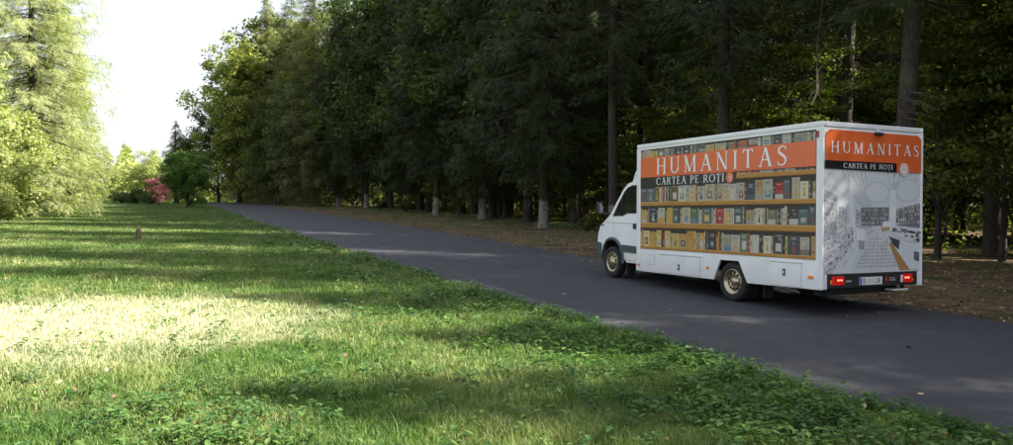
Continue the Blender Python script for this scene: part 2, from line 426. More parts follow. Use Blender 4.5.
    tw = tm.copy(); tw.materials[0] = MAT['bark_white']
    return crown, tm, tw
def broad_meshes(seed, H=8, cr=2.6, base=1.2, mat='broad', leaf=.10, n=22000, clumps=90, trunk_r=.12, layered=False, flat=.75, sparse=1):
    """broadleaf tree: limbs leading to leaf clumps that fill an uneven crown"""
    rng = np.random.default_rng(seed); rn = random.Random(seed)
    cs = []
    for k in range(clumps):
        for _ in range(30):
            d = rng.normal(0, 1, 3); d /= np.linalg.norm(d); rr_ = rng.random()**.45
            c = d*rr_
            if rng.random() < .9: break
        zc = (base+H)/2; hz = (H-base)/2
        lob = 1+.22*math.sin(3*math.atan2(c[1], c[0])+seed)+.16*math.sin(5*c[2]+seed*2)
        cs.append(np.array([c[0]*cr*lob, c[1]*cr*lob, zc+c[2]*hz]))
    cs = np.array(cs); srad = cr*rng.uniform(.16, .34, clumps)
    idx = rng.integers(0, clumps, n)
    off = rng.normal(0, 1, (n, 3)); off = norm(off)*(rng.random((n, 1))**.5); off[:, 2] *= (.28 if layered else flat)
    P = cs[idx]+off*srad[idx][:, None]
    nrm = norm(rng.normal(0, .55 if layered else .8, (n, 3))+np.array([0, 0, 1.])+off*.4)
    u = norm(np.cross(nrm, rng.normal(0, 1, (n, 3)))); v = np.cross(nrm, u); ln = rng.uniform(.6, 1.15, n)*leaf
    crown = leaves_mesh('crown', P, u*ln[:, None], v*(ln*.55)[:, None], MAT[mat], rng)
    tr = MB(); top = H*.8
    bx, by = rn.uniform(-.2, .2)*cr*.4, rn.uniform(-.2, .2)*cr*.4
    tp = [Vector((bx*t*t, by*math.sin(t*2.2), top*t-.08)) for t in (0, .08, .2, .4, .6, .8, 1)]
    tr.tube(tp, [trunk_r*1.45, trunk_r*1.1, trunk_r, trunk_r*.8, trunk_r*.55, trunk_r*.3, .012], MAT['bark'], 9)
    for k in range(min(clumps, 46)):
        c = Vector(cs[k]); t = min(.85, max(.12, (c.z-.45*(Vector((c.x, c.y)).length))/top))
        i = min(5, int(t*6)); p = tp[i].lerp(tp[i+1], t*6-i)
        m_ = p.lerp(c, .5)+Vector((rn.uniform(-.1, .1)*cr, rn.uniform(-.1, .1)*cr, .06*cr))
        tr.tube([p, m_, c], [trunk_r*.34*(1-t)+.012, trunk_r*.16+.006, .005], MAT['bark'], 4, True, False)
    o = tr.build('trunk'); tm = o.data; bpy.data.objects.remove(o)
    return crown, tm
def place(name, loc, meshes, label, cat, group=None, rz=0, sc=1, white=False, sz=None):
    t = empty(name, loc, rz, sc)
    if sz: t.scale = (sc, sc, sc*sz)
    tag(t, label, cat, group)
    link(bpy.data.objects.new('crown', meshes[0]), t)
    link(bpy.data.objects.new('trunk', meshes[2] if white else meshes[1]), t)
    return t
SPR = [spruce_meshes(11, 27, 2.4, 4.0), spruce_meshes(12, 28, 3.2, 4.1), spruce_meshes(13, 25, 2.0, 3.7), spruce_meshes(14, 27, 3.8, 3.9)]
MID = [spruce_meshes(81, 26, 1.4, 5.2, needle='needle_sunlit', dens=1.1), spruce_meshes(82, 25, 1.0, 4.9, needle='needle_sunlit', dens=1.1)]
HIGH = [spruce_meshes(15, 28, 6.0, 3.8, dens=1.0, nl=.8), spruce_meshes(16, 29, 7.2, 3.9, dens=1.0, nl=.8)]
DEEP = [spruce_meshes(21, 27, 7.5, 3.7, dens=.8), spruce_meshes(22, 26, 9.0, 3.5, dens=.8)]
# --- front row along the road, from near to far: (x, y, variant, white, label)
front = [
 (18.3, 14.4, 1, 1, 'thick dark spruce trunk rising right behind the rear end of the truck'),
 (20.4, 23.4, 0, 1, 'dark spruce rising behind the middle of the truck, above the orange side banner'),
 (20.6, 31.1, 3, 1, 'spruce standing just behind the white cab of the truck'),
 (20.2, 37.2, 1, 1, 'spruce with grey whitewashed foot, nearest one left of the truck cab'),
 (21.6, 48.2, 2, 1, 'spruce with a patchy split whitewashed foot, second left of the truck cab'),
 (21.3, 56.0, 3, 1, 'slim spruce with a whitewashed foot, third left of the truck cab'),
 (22.6, 66.0, 0, 1, 'spruce with pale foot beside a sunlit bush, fourth left of the truck cab'),
 (22.0, 77.0, 1, 1, 'spruce with a bright wide whitewashed foot, fifth left of the truck cab'),
 (20.6, 82.5, 2, 1, 'spruce with narrow whitewashed foot, sixth left of the truck cab'),
 (18.9, 86.5, 0, 1, 'spruce with slanting whitewashed foot, seventh left of the truck cab'),
 (17.6, 92.5, 2, 1, 'spruce by the far end of the road, second whitewashed one right of the road end'),
 (16.0, 98.5, 0, 1, 'spruce by the far end of the road, whitewashed one nearest the road end'),
]
for i, (x, y, v, w, lab) in enumerate(front):
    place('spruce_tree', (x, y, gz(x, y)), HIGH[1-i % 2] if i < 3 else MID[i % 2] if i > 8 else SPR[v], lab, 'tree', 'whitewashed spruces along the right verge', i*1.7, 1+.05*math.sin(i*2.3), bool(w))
rn = random.Random(77)
# unseen spruces added right of the view, heights shaped to shade road and light lawn
for (x, y, s) in [(20.6, 7.5, 1), (20.5, 3.8, .66), (20.4, .2, .62), (20.3, -3.4, .68), (20.2, -7.0, .84), (20.0, -11.5, .9), (19.6, -17., 1), (20.8, -26, 1)]:
    place('spruce_tree', (x, y, gz(x, y)), SPR[rn.randrange(4)], 'unseen spruce added beyond the right end of the view to cast shade', 'tree', 'spruces added for shade', rn.uniform(0, 6), 1, True, sz=s)
deep = []
for row, (x0, n, st) in enumerate([(24.4, 25, 5.1), (29.0, 22, 5.7), (34, 18, 6.9), (40, 17, 7.2), (47, 16, 7.6), (55, 14, 8.4), (64, 16, 8.4), (74, 16, 8.4)]):
    for k in range(n):
        x = x0+rn.uniform(-1.5, 1.5); y = -28+st*k+rn.uniform(-1.8, 1.8)
        deep.append((x, y, row))
for (x, y, row) in deep:
    if rn.random() < (.14, .24, .52, .52, .45, .45, .1, .1)[row]: continue
    if 80 < y < 106 and x < 42: continue
    short = .66 if (-7 < y < 4.8 and x < 27) or (-10 < y < 1.5 and 27 <= x < 32.5) else 1  # unseen spruces here shortened so sun reaches the lawn
    ms = DEEP[rn.randrange(2)] if row < 2 or rn.random() < .5 else SPR[rn.randrange(4)]
    place('spruce_tree', (x, y, gz(x, y)), ms, 'dark spruce deep in the forest behind the front row of whitewashed spruces', 'tree', 'spruces deep in the forest', rn.uniform(0, 6), rn.uniform(.98, 1.18)*short)
for k in range(26):
    x = 19+rn.uniform(0, 1)*(k % 4)*7+rn.uniform(0, 4); y = 108+(k//4)*6+rn.uniform(-2, 2)
    place('spruce_tree', (x, y, gz(x, y)), MID[rn.randrange(2)], 'spruce in the forest beyond the far bend of the road', 'tree', 'spruces beyond the far bend', rn.uniform(0, 6), rn.uniform(.8, .95))
# --- beech saplings and undergrowth between the spruces
BEE = [broad_meshes(31, 9, 3.0, 1.0, 'beech', .085, 20000, 120, .07, True), broad_meshes(32, 6, 2.4, .5, 'beech', .08, 15000, 90, .05, True),
       broad_meshes(33, 12, 3.2, 2.5, 'beech', .085, 20000, 130, .09, True)]
bee_named = [
 (21.8, 11.3, 0, 'leafy beech sapling with sunlit leaves at the right edge beside the truck rear'),
 (24.0, 15.2, 2, 'leafy beech filling the dark gap right of the thick trunk behind the truck'),
]
for (x, y, v, lab) in bee_named:
    place('beech_tree', (x, y, gz(x, y)), BEE[v], lab, 'tree', 'beeches under the spruces', rn.uniform(0, 6), 1)
for k in range(84):
    row = k % 4
    x = 24.5+row*4.4+rn.uniform(-2, 2); y = -2+(k//4)*5.0+rn.uniform(-2.5, 2.5)
    place('beech_tree', (x, y, gz(x, y)), BEE[rn.randrange(3)], 'yellow-green beech growing between the dark spruce trunks', 'tree', 'beeches under the spruces', rn.uniform(0, 6), rn.uniform(.7, 1.15))
# low bushes at the forest edge
BUSH = [broad_meshes(41, 1.3, .9, .05, 'beech', .05, 5000, 34, .015), broad_meshes(42, 1.0, 1.1, .05, 'broad', .05, 5000, 34, .015)]
for (x, y, s, lab) in [(21.6, 63.5, 1.1, 'small yellow-green bush in a sun patch by the fourth whitewashed spruce'), (22.2, 72.5, .9, 'low sunlit bush between the fourth and fifth whitewashed spruces left of the cab'), (20.9, 33.8, .55, 'little green bush at the forest edge just left of the truck cab')]:
    place('bush', (x, y, gz(x, y)), BUSH[0], lab, 'bush', None, 0, s)
# --- trees where the road meets the horizon
FAR = [broad_meshes(51, 21, 4.6, .6, 'broad_lit', .20, 28000, 160, .22), broad_meshes(52, 17, 4.4, .3, 'broad', .18, 26000, 140, .2),
       broad_meshes(53, 5.4, 2.4, .15, 'broad_mid', .10, 14000, 70, .10), broad_meshes(54, 9, 3.4, .8, 'broad_pale', .14, 11000, 80, .11),
       broad_meshes(55, 13, 4.0, .6, 'broad', .16, 20000, 110, .16)]
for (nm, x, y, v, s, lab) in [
 ('broadleaf_tree', 12.9, 98.5, 0, 1.02, 'tall broadleaf tree with crown coloured as sunlit at the far left end of the forest'),
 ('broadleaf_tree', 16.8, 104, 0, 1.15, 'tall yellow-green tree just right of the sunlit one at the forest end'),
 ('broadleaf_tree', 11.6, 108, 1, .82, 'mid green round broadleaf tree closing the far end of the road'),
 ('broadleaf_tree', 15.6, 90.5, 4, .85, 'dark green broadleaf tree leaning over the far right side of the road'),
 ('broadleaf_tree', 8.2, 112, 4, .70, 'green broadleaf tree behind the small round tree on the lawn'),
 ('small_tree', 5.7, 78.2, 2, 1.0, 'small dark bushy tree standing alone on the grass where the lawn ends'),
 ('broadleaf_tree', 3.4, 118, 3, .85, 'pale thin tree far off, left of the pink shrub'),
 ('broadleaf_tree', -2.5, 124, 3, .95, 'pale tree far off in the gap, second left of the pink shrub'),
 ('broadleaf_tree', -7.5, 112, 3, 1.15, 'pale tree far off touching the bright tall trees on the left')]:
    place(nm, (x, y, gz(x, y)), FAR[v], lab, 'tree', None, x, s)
for (x, y, v, s, lab) in [(17.8, 100.5, 1, 1.38, 'tall leafy tree right behind the two last whitewashed spruces by the road'), (21.5, 96, 0, 1.15, 'tall yellow-green leafy tree among the spruces near the road end'), (23.8, 88, 1, 1.42, 'tall leafy tree behind the sixth and seventh whitewashed spruces'),
 (24.6, 78, 1, 1.45, 'tall leafy tree behind the fifth whitewashed spruce'), (24.8, 69, 1, 1.4, 'tall leafy tree behind the fourth whitewashed spruce'), (25, 60, 1, 1.45, 'tall leafy tree behind the third whitewashed spruce'), (24.6, 50.5, 1, 1.4, 'tall leafy tree behind the second whitewashed spruce'), (25, 42, 1, 1.4, 'tall leafy tree behind the spruce nearest left of the cab')]:
    place('broadleaf_tree', (x, y, gz(x, y)), FAR[v], lab, 'tree', 'leafy trees among the spruces', x*3, s)
CON = spruce_meshes(61, 9.5, .8, 2.0, needle='broad', dens=.8)
place('small_conifer', (6.0, 98, gz(6, 98)), CON, 'small sparse pointed conifer against the white sky behind the pink shrub', 'tree', None, 1, 1.0)
PK = broad_meshes(62, 3.4, 1.35, .5, 'pink', .09, 5200, 40, .04)
place('shrub', (3.6, 84, gz(3.6, 84)), PK, 'pink and red leaved shrub beside the small dark tree on the lawn', 'shrub', None, 1, .85)
for (x, y, s) in [(3.2, 92, .9), (1.6, 95, 1.0), (.4, 97, .8)]:
    place('shrub', (x, y, gz(x, y)), BUSH[1], 'small dark clipped bush far off at the end of the lawn', 'bush', 'dark bushes at the lawn end', x, s*1.5)
# --- bright trees on the left
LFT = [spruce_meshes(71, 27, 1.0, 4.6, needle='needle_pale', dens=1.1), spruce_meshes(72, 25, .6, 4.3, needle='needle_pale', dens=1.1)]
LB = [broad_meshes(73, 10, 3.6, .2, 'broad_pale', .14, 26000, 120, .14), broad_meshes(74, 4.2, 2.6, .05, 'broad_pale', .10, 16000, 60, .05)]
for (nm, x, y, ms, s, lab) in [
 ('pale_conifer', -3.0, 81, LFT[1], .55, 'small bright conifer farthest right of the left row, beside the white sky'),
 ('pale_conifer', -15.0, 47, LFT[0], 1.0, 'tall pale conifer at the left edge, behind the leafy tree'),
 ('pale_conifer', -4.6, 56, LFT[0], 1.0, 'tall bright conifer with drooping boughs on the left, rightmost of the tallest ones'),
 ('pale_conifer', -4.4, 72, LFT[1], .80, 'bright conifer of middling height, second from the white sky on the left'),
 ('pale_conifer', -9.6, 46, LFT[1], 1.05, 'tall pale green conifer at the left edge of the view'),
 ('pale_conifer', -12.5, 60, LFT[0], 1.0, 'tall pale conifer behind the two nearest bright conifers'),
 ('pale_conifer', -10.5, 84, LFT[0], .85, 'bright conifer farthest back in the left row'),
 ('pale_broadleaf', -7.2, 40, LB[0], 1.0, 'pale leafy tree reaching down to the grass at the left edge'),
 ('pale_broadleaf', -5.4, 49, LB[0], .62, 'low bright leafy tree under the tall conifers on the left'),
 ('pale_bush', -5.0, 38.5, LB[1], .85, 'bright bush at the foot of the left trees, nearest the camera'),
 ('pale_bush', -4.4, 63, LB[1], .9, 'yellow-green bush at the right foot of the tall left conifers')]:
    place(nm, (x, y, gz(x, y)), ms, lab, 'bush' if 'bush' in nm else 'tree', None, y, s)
# --- far wood that closes the view beyond the crest
rng = np.random.default_rng(5); N = 90000
xx = rng.uniform(-95, 30, N); yb = rng.uniform(150, 185, N)
hh = (7+3.0*np.sin(xx*.23)+2.0*np.sin(xx*.61+1)+1.5*np.sin(xx*1.3))*(rng.random(N)**.6)
P = np.stack([xx, yb, np.array([gz(0, y) for y in yb])+np.abs(hh)], 1)
nrm = norm(rng.normal(0, 1, (N, 3))); u = norm(np.cross(nrm, rng.normal(0, 1, (N, 3)))); v = np.cross(nrm, u)
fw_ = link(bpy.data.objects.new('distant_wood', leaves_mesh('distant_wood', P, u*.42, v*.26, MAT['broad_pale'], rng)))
tag(fw_, 'pale low wood far off beyond the end of the lawn', 'wood', kind='stuff')
N = 200000
xx = rng.uniform(66, 92, N); yb = rng.uniform(-70, 190, N); xx[:60000] = rng.uniform(24, 110, 60000); yb[:60000] = rng.uniform(165, 195, 60000); hz_ = rng.random(N)**.8*(21+3*np.sin(yb*.4)+3*np.sin(yb*1.1+xx))
P = np.stack([xx, yb, -1+hz_-np.maximum(yb-100, 0)*.045], 1)
nrm = norm(rng.normal(0, 1, (N, 3))); u = norm(np.cross(nrm, rng.normal(0, 1, (N, 3)))); v = np.cross(nrm, u)
ff = link(bpy.data.objects.new('deep_forest', leaves_mesh('deep_forest', P, u*.45, v*.26, MAT['broad'], rng)))
tag(ff, 'dark mass of forest far behind the spruce trunks', 'forest', kind='stuff')
# undergrowth deep in the forest
N = 120000
xx = rng.uniform(26, 62, N); yb = rng.uniform(-10, 115, N)
cl = (np.sin(xx*.9+1.3*np.sin(yb*.35))+np.sin(yb*.8+2*np.sin(xx*.4)))
hh = np.clip(.5+.75*cl+(xx-26)*.05, .05, 4)*rng.random(N)**.8
P = np.stack([xx, yb, np.array([gz(0, y) for y in yb])+hh], 1)
nrm = norm(rng.normal(0, .6, (N, 3))+np.array([0, 0, 1.])); u = norm(np.cross(nrm, rng.normal(0, 1, (N, 3)))); v = np.cross(nrm, u)
ug = link(bpy.data.objects.new('undergrowth', leaves_mesh('undergrowth', P, u*.085, v*.05, MAT['beech'], rng)))
tag(ug, 'leafy undergrowth on the forest floor between the trunks', 'undergrowth', kind='stuff')

# ------------------------------------------------------------------ grass, weeds, litter
def snoise(x, y, s=1):
    return (np.sin(x*1.1*s+2.1*np.sin(y*.7*s))+np.sin(y*1.3*s+1.7*np.sin(x*.9*s+.5))+.6*np.sin((x+y)*2.7*s+1.)+.5*np.sin((x-y*1.3)*4.1*s))/3.1
rng = np.random.default_rng(8)
fx, fy = math.sin(YAW), math.cos(YAW)
def sample_wedge(n, r0, r1, half=R(41), p=1.0):
    t = rng.random(n)
    if abs(p-1) < 1e-6: r = r0*(r1/r0)**t
    else: r = (r0**(1-p)+(r1**(1-p)-r0**(1-p))*t)**(1/(1-p))
    a = math.pi/2-YAW+rng.uniform(-half, half, n)
    return r*np.cos(a), r*np.sin(a), r
x, y, r = sample_wedge(560000, 4.2, 95, p=.85)
le = np.interp(y, [a for a, _ in GL], [b for _, b in GL])
k = (x < le+.02+.06*np.sin(y*3.1)) & (x > -45) & (y < 99); x, y, r = x[k], y[k], r[k]
n = len(x); pn = snoise(x, y, 1.1); bare = snoise(x+7, y+3, 1.9)
k = rng.random(n) < np.clip(1.1-np.clip(bare-.55, 0, 1)*3.0, .25, 1); x, y, r, pn = x[k], y[k], r[k], pn[k]; n = len(x)
h = (.055+.05*np.clip(pn+.4, 0, 1.4)+.05*rng.random(n)**2)*np.clip(1.0-(r-14)/90, .6, 1)*(.52+.42*np.clip(.5+snoise(x+1, y+5, 3.7), 0, 1))
tall = rng.random(n) < .004; h = np.where(tall, h*2.3, h)
wd = np.clip(.0032*(r/6)**.75, .0032, .03)*rng.uniform(.7, 1.3, n)
az = rng.uniform(0, 6.283, n); ld = rng.uniform(0, 6.283, n); ln = h*rng.uniform(.15, .95, n)
bx = np.stack([np.cos(az), np.sin(az), np.zeros(n)], 1)*wd[:, None]
b0 = np.stack([x, y, np.full(n, -.04)], 1); dl = np.stack([np.cos(ld), np.sin(ld), np.zeros(n)], 1)*ln[:, None]; up_ = np.array([0, 0, 1.])
m1 = b0+dl*.32+up_*(h*.62)[:, None]; tp = b0+dl+up_*h[:, None]
V = np.stack([b0-bx, b0+bx, m1+bx*.75, m1-bx*.75, tp+bx*.12, tp-bx*.12], 1).reshape(-1, 3)
i6 = np.arange(n)[:, None]*6
F = np.concatenate([i6+np.array([0, 1, 2, 3]), i6+np.array([3, 2, 4, 5])])
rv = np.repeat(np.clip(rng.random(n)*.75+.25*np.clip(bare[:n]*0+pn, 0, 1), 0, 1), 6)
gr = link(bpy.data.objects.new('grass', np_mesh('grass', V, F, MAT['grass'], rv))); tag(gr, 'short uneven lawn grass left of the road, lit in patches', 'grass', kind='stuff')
# weeds: broad leafy ground cover along the road edge and in patches
x, y, r = sample_wedge(30000, 4.6, 60, p=1.0)
le = np.interp(y, [a for a, _ in GL], [b for _, b in GL])
d = le-x; pn = snoise(x*1.0+3, y, .9)
wgt = .62*np.clip(1.3-d/2.2, 0.0, 1)*np.clip(.75+.6*snoise(x, y, 2.3), .15, 1)+(.10+np.clip(pn-.15, 0, 1)*.8*np.clip(.6+snoise(x+4, y, 2.6), 0, 1))*.7*np.exp(-np.maximum(r-8, 0)/6)
k = (d > .02) & (x > -12) & (rng.random(len(x)) < wgt); x, y, r, d = x[k], y[k], r[k], d[k]
P = []; U = []; Wv = []; Nn = []
for j in range(9):
    n = len(x); a = 6.283*j/9*2.4+rng.uniform(0, 6.28, n); hz = rng.uniform(.03, .15, n)*(1.0-.0*d); ll = rng.uniform(.024, .052, n)*np.clip((r/9)**.45, .9, 1.7)
    o_ = np.stack([np.cos(a), np.sin(a), rng.uniform(-.5, .25, n)], 1); o_ = norm(o_)
    c = np.stack([x, y, hz-.03], 1)+o_*(ll*1.3)[:, None]+rng.normal(0, .02, (n, 3))*np.array([1, 1, .3])
    s_ = norm(np.cross(o_, np.array([0, 0, 1.]))+rng.normal(0, .15, (n, 3)))
    P.append(c); U.append(o_*ll[:, None]); Wv.append(s_*(ll*.50)[:, None])
P, U, Wv = map(np.concatenate, (P, U, Wv)); n = len(P)
nn = norm(np.cross(U, Wv)); nn *= np.sign(nn[:, 2:3]+1e-6)
fold = nn*(np.linalg.norm(Wv, axis=1)*.35)[:, None]
V = np.stack([P-U, P+U, P-U*.15+Wv+fold, P+U*.45+Wv*.7+fold*.7, P-U*.15-Wv+fold, P+U*.45-Wv*.7+fold*.7], 1).reshape(-1, 3)
i6 = np.arange(n)[:, None]*6
F = np.concatenate([i6+np.array([0, 1, 3, 2]), i6+np.array([0, 4, 5, 1])])
wo = link(bpy.data.objects.new('weeds', np_mesh('weeds', V, F, MAT['weed'], np.repeat(rng.random(n), 6)))); tag(wo, 'broad leafy green weeds crowding the left road edge and lawn', 'weeds', kind='stuff')
# fallen leaves and needles on the right verge, with few on road and lawn
n = 26000; y = rng.uniform(0, 90, n)**1.0; re = np.interp(y, [a for a, _ in GR], [b for _, b in GR]); x = re+.05+rng.random(n)**1.0*10
n2 = 380; y2 = rng.uniform(3, 40, n2); le = np.interp(y2, [a for a, _ in GL], [b for _, b in GL]); re2 = np.interp(y2, [a for a, _ in GR], [b for _, b in GR]); tt = rng.random(n2); tt = np.where(rng.random(n2) < .6, 1-tt**3*.2, tt); x2 = le+(re2-le)*tt
x = np.concatenate([x, x2]); yq = np.concatenate([y, y2]); z = np.concatenate([np.full(n, -.028), np.full(n2, .006)]); n = len(x)
nrm = norm(rng.normal(0, .25, (n, 3))+np.array([0, 0, 1.])); u = norm(np.cross(nrm, rng.normal(0, 1, (n, 3)))); v = np.cross(nrm, u); ln = rng.uniform(.02, .05, n)
n3 = 350; yl = rng.uniform(3, 30, n3); xl = np.interp(yl, [a for a, _ in GL], [b for _, b in GL])-rng.random(n3)**1.3*12
x = np.concatenate([x, xl]); yq = np.concatenate([yq, yl]); z = np.concatenate([z, rng.uniform(.0, .07, n3)]); ln = np.concatenate([ln, rng.uniform(.02, .045, n3)])
nrm = norm(rng.normal(0, .5, (n3, 3))+np.array([0, 0, 1.])); u3 = norm(np.cross(nrm, rng.normal(0, 1, (n3, 3)))); u = np.concatenate([u, u3]); v = np.concatenate([v, np.cross(nrm, u3)])
lo = link(bpy.data.objects.new('fallen_leaves', leaves_mesh('fallen_leaves', np.stack([x, yq, z+.01], 1), u*ln[:, None], v*(ln*.6)[:, None], MAT['litter'], rng)))
tag(lo, 'brown fallen leaves and needles scattered on the right verge', 'fallen leaves', kind='stuff')
# thin grass on the verge foot of the forest
n = 60000; y = 2+rng.random(n)*88; re = np.interp(y, [a for a, _ in GR], [b for _, b in GR]); x = re+.3+rng.random(n)*11
k = rng.random(n) < np.clip(snoise(x, y, .8)*1.2+.05+(x-re-4)*.05, 0.02, 1); x, y = x[k], y[k]; n = len(x)
h = rng.uniform(.05, .16, n); az = rng.uniform(0, 6.283, n); wd = np.clip(.004*(y/12), .004, .02)
b0 = np.stack([x, y, np.full(n, -.04)], 1); bx = np.stack([np.cos(az), np.sin(az), np.zeros(n)], 1)*wd[:, None]; dl = rng.normal(0, .04, (n, 3))
V = np.stack([b0-bx, b0+bx, b0+dl+up_*h[:, None]], 1).reshape(-1, 3); F = np.arange(3*n).reshape(n, 3)
vg = link(bpy.data.objects.new('verge_grass', np_mesh('verge_grass', V, F, MAT['grass'], np.repeat(rng.random(n)*.5, 3)))); tag(vg, 'thin dark grass at the foot of the forest beyond the road', 'grass', kind='stuff')
# ragged stump on the lawn
st = MB(); st.tube([(0, 0, -.05), (.01, 0, .08), (.0, .01, .28), (.03, .0, .40)], [.13, .095, .085, .06], MAT['stump'], 9)
st.tube([(.04, 0, .3), (.07, .0, .47)], [.04, .015], MAT['stump'], 6)
s_ = st.build('wooden_stump'); s_.location = (.66, 31.8, -.035); tag(s_, 'short brown weathered wooden stump standing on the lawn', 'stump')
# hanging dead bough caught in the branches above the truck
db = MB(); c0 = Vector((0, 0, 0))
db.tube([(0, 0, 0), (.10, .05, -.5), (.05, .0, -1.0), (-.12, .05, -1.6)], [.025, .045, .05, .02], MAT['deadwood'], 6)
db.tube([(0, 0, 0), (.15, .15, 1.2), (.5, .3, 3.2)], [.022, .018, .012], MAT['twig'], 5)
for a, b_ in (((.08, 0, -.6), (.45, .1, -1.0)), ((.06, 0, -.9), (-.35, 0, -1.35)), ((0, 0, -.2), (.35, 0, .15)), ((.04, 0, -1.1), (.3, 0, -1.5)), ((.08, .02, -.5), (-.25, .1, -.8))):
    db.tube([a, tuple((Vector(a)+Vector(b_))/2+Vector((0, 0, .06))), b_], [.02, .014, .004], MAT['deadwood'], 5)
d_ = db.build('dead_bough'); d_.location = (16.9, 15.9, 5.3); d_.scale = (.8, .8, .62); tag(d_, 'pale broken dead bough hanging from a spruce above the truck roof', 'branch')

# ------------------------------------------------------------------ the truck
TL = Vector((10.85, 12.0, 0.0))
truck = empty('box_truck', TL); tag(truck, 'white box truck covered in bookshelf graphics and orange banners driving away on the road', 'truck')
BO = Vector((9.7206, 8.9327, .4379)); BR = Matrix.Rotation(R(.2978), 3, 'Y') @ Matrix.Rotation(-R(1.8399), 3, 'X')
BW, BL, BH = 2.2674, 4.8654, 2.5853
def B(p): return BO+BR@Vector(p)
def tb(mb, name, parent=truck): return mb.build(name, parent, TL)     # sub-parts of truck parts also sit at the truck origin
# cargo box shell: side walls with the wheel cut-out, front, rear frame, roof, floor
cb = MB(); T = .035
arch = [(2.485, -.02), (2.307, .346), (1.833, .346), (1.617, -.02)]
def side_poly(u): return [(u, 0.0, -.005), (u, 1.617, -.02), (u, 1.833, .346), (u, 2.307, .346), (u, 2.485, -.02), (u, BL, -.01), (u, BL, BH-.02), (u, 0.0, BH-.02)]
def tess_side(u0, u1):
    outer = [Vector(p) for p in side_poly(u0)]; o2 = [Vector((u1, p.y, p.z)) for p in outer]
    tris = tessellate_polygon([outer]); n = len(outer)
    cb.add([B(p) for p in outer]+[B(p) for p in o2], [tuple(t) for t in tris]+[tuple(n+i for i in t) for t in tris]+[(i, (i+1) % n, n+(i+1) % n, n+i) for i in range(n)], MAT['white'])
tess_side(0, T); tess_side(BW-T, BW)
cb.box((T, BL-T, .35), (BW-T, BL, BH-.02), MAT['white'], B)
cb.box((T, .05, .35), (BW-T, BL-T, .40), MAT['dark'], B)
cb.box((T, 0, BH-.06), (BW-T, BL-T, BH-.01), MAT['white'], B)
box = tb(cb, 'cargo_box')
# aluminium edge profiles
fr = MB()
for u0, u1 in ((-.012, .05), (BW-.05, BW+.012)):
    fr.bbox((u0, -.012, BH-.07), (u1, BL+.01, BH+.012), MAT['trim'], .02, B)
    fr.bbox((u0, BL-.06, 0.0), (u1, BL+.012, BH-.072), MAT['trim'], .012, B)
fr.bbox((-.008, -.014, -.005), (.028, .07, BH-.072), MAT['trim'], .012, B)
fr.bbox((BW-.028, -.014, -.005), (BW+.008, .07, BH-.072), MAT['trim'], .012, B)
fr.bbox((.052, -.013, BH-.07), (BW-.052, .06, BH+.010), MAT['trim'], .015, B)
fr.bbox((.052, BL-.05, BH-.07), (BW-.052, BL+.012, BH+.010), MAT['trim'], .015, B)
tb(fr, 'edge_trim', box)
# rear door panel
dr = MB(); dr.bbox((.030, .0, .235), (BW-.030, .045, BH-.075), MAT['white'], .008, B)
for u0, u1 in ((.030, .118), (2.135, BW-.030)): dr.bbox((u0, .0, .0), (u1, .045, .232), MAT['white'], .006, B)
door = tb(dr, 'rear_panel')

# ---- flat printed artwork: rectangles and polygons with a colour each, laid out in layers
class Art:
    def __init__(s, X, base): s.v = []; s.f = []; s.c = []; s.X = X; s.base = base
    def poly(s, pts, col, k=0):
        i = len(s.v); s.v += [s.X(a, b, s.base+.0006*k) for a, b in pts]; s.f.append(tuple(range(i, i+len(pts)))); s.c.append(col)
    def rect(s, a0, b0, a1, b1, col, k=0): s.poly([(a0, b0), (a1, b0), (a1, b1), (a0, b1)], col, k)
    def disc(s, a, b, ra, rb, col, k=0, n=24): s.poly([(a+ra*math.cos(6.283*i/n), b+rb*math.sin(6.283*i/n)) for i in range(n)], col, k)
    def build(s, name, parent, mat=None):
        me = bpy.data.meshes.new(name); me.from_pydata([tuple(Vector(v)-TL) for v in s.v], [], s.f)
        if mat: me.materials.append(mat)
        else:
            me.materials.append(MAT['print']); a = me.color_attributes.new('Col', 'FLOAT_COLOR', 'CORNER'); k = 0
            for f, c in zip(s.f, s.c):
                for _ in f: a.data[k].color = (*c, 1); k += 1
        me.update(); return link(bpy.data.objects.new(name, me), parent)
SX = lambda a, b, off: B((-off, a, b))            # a = distance from the rear, b = height
RX = lambda a, b, off: B((a, -off, b))            # a = distance from the left, b = height
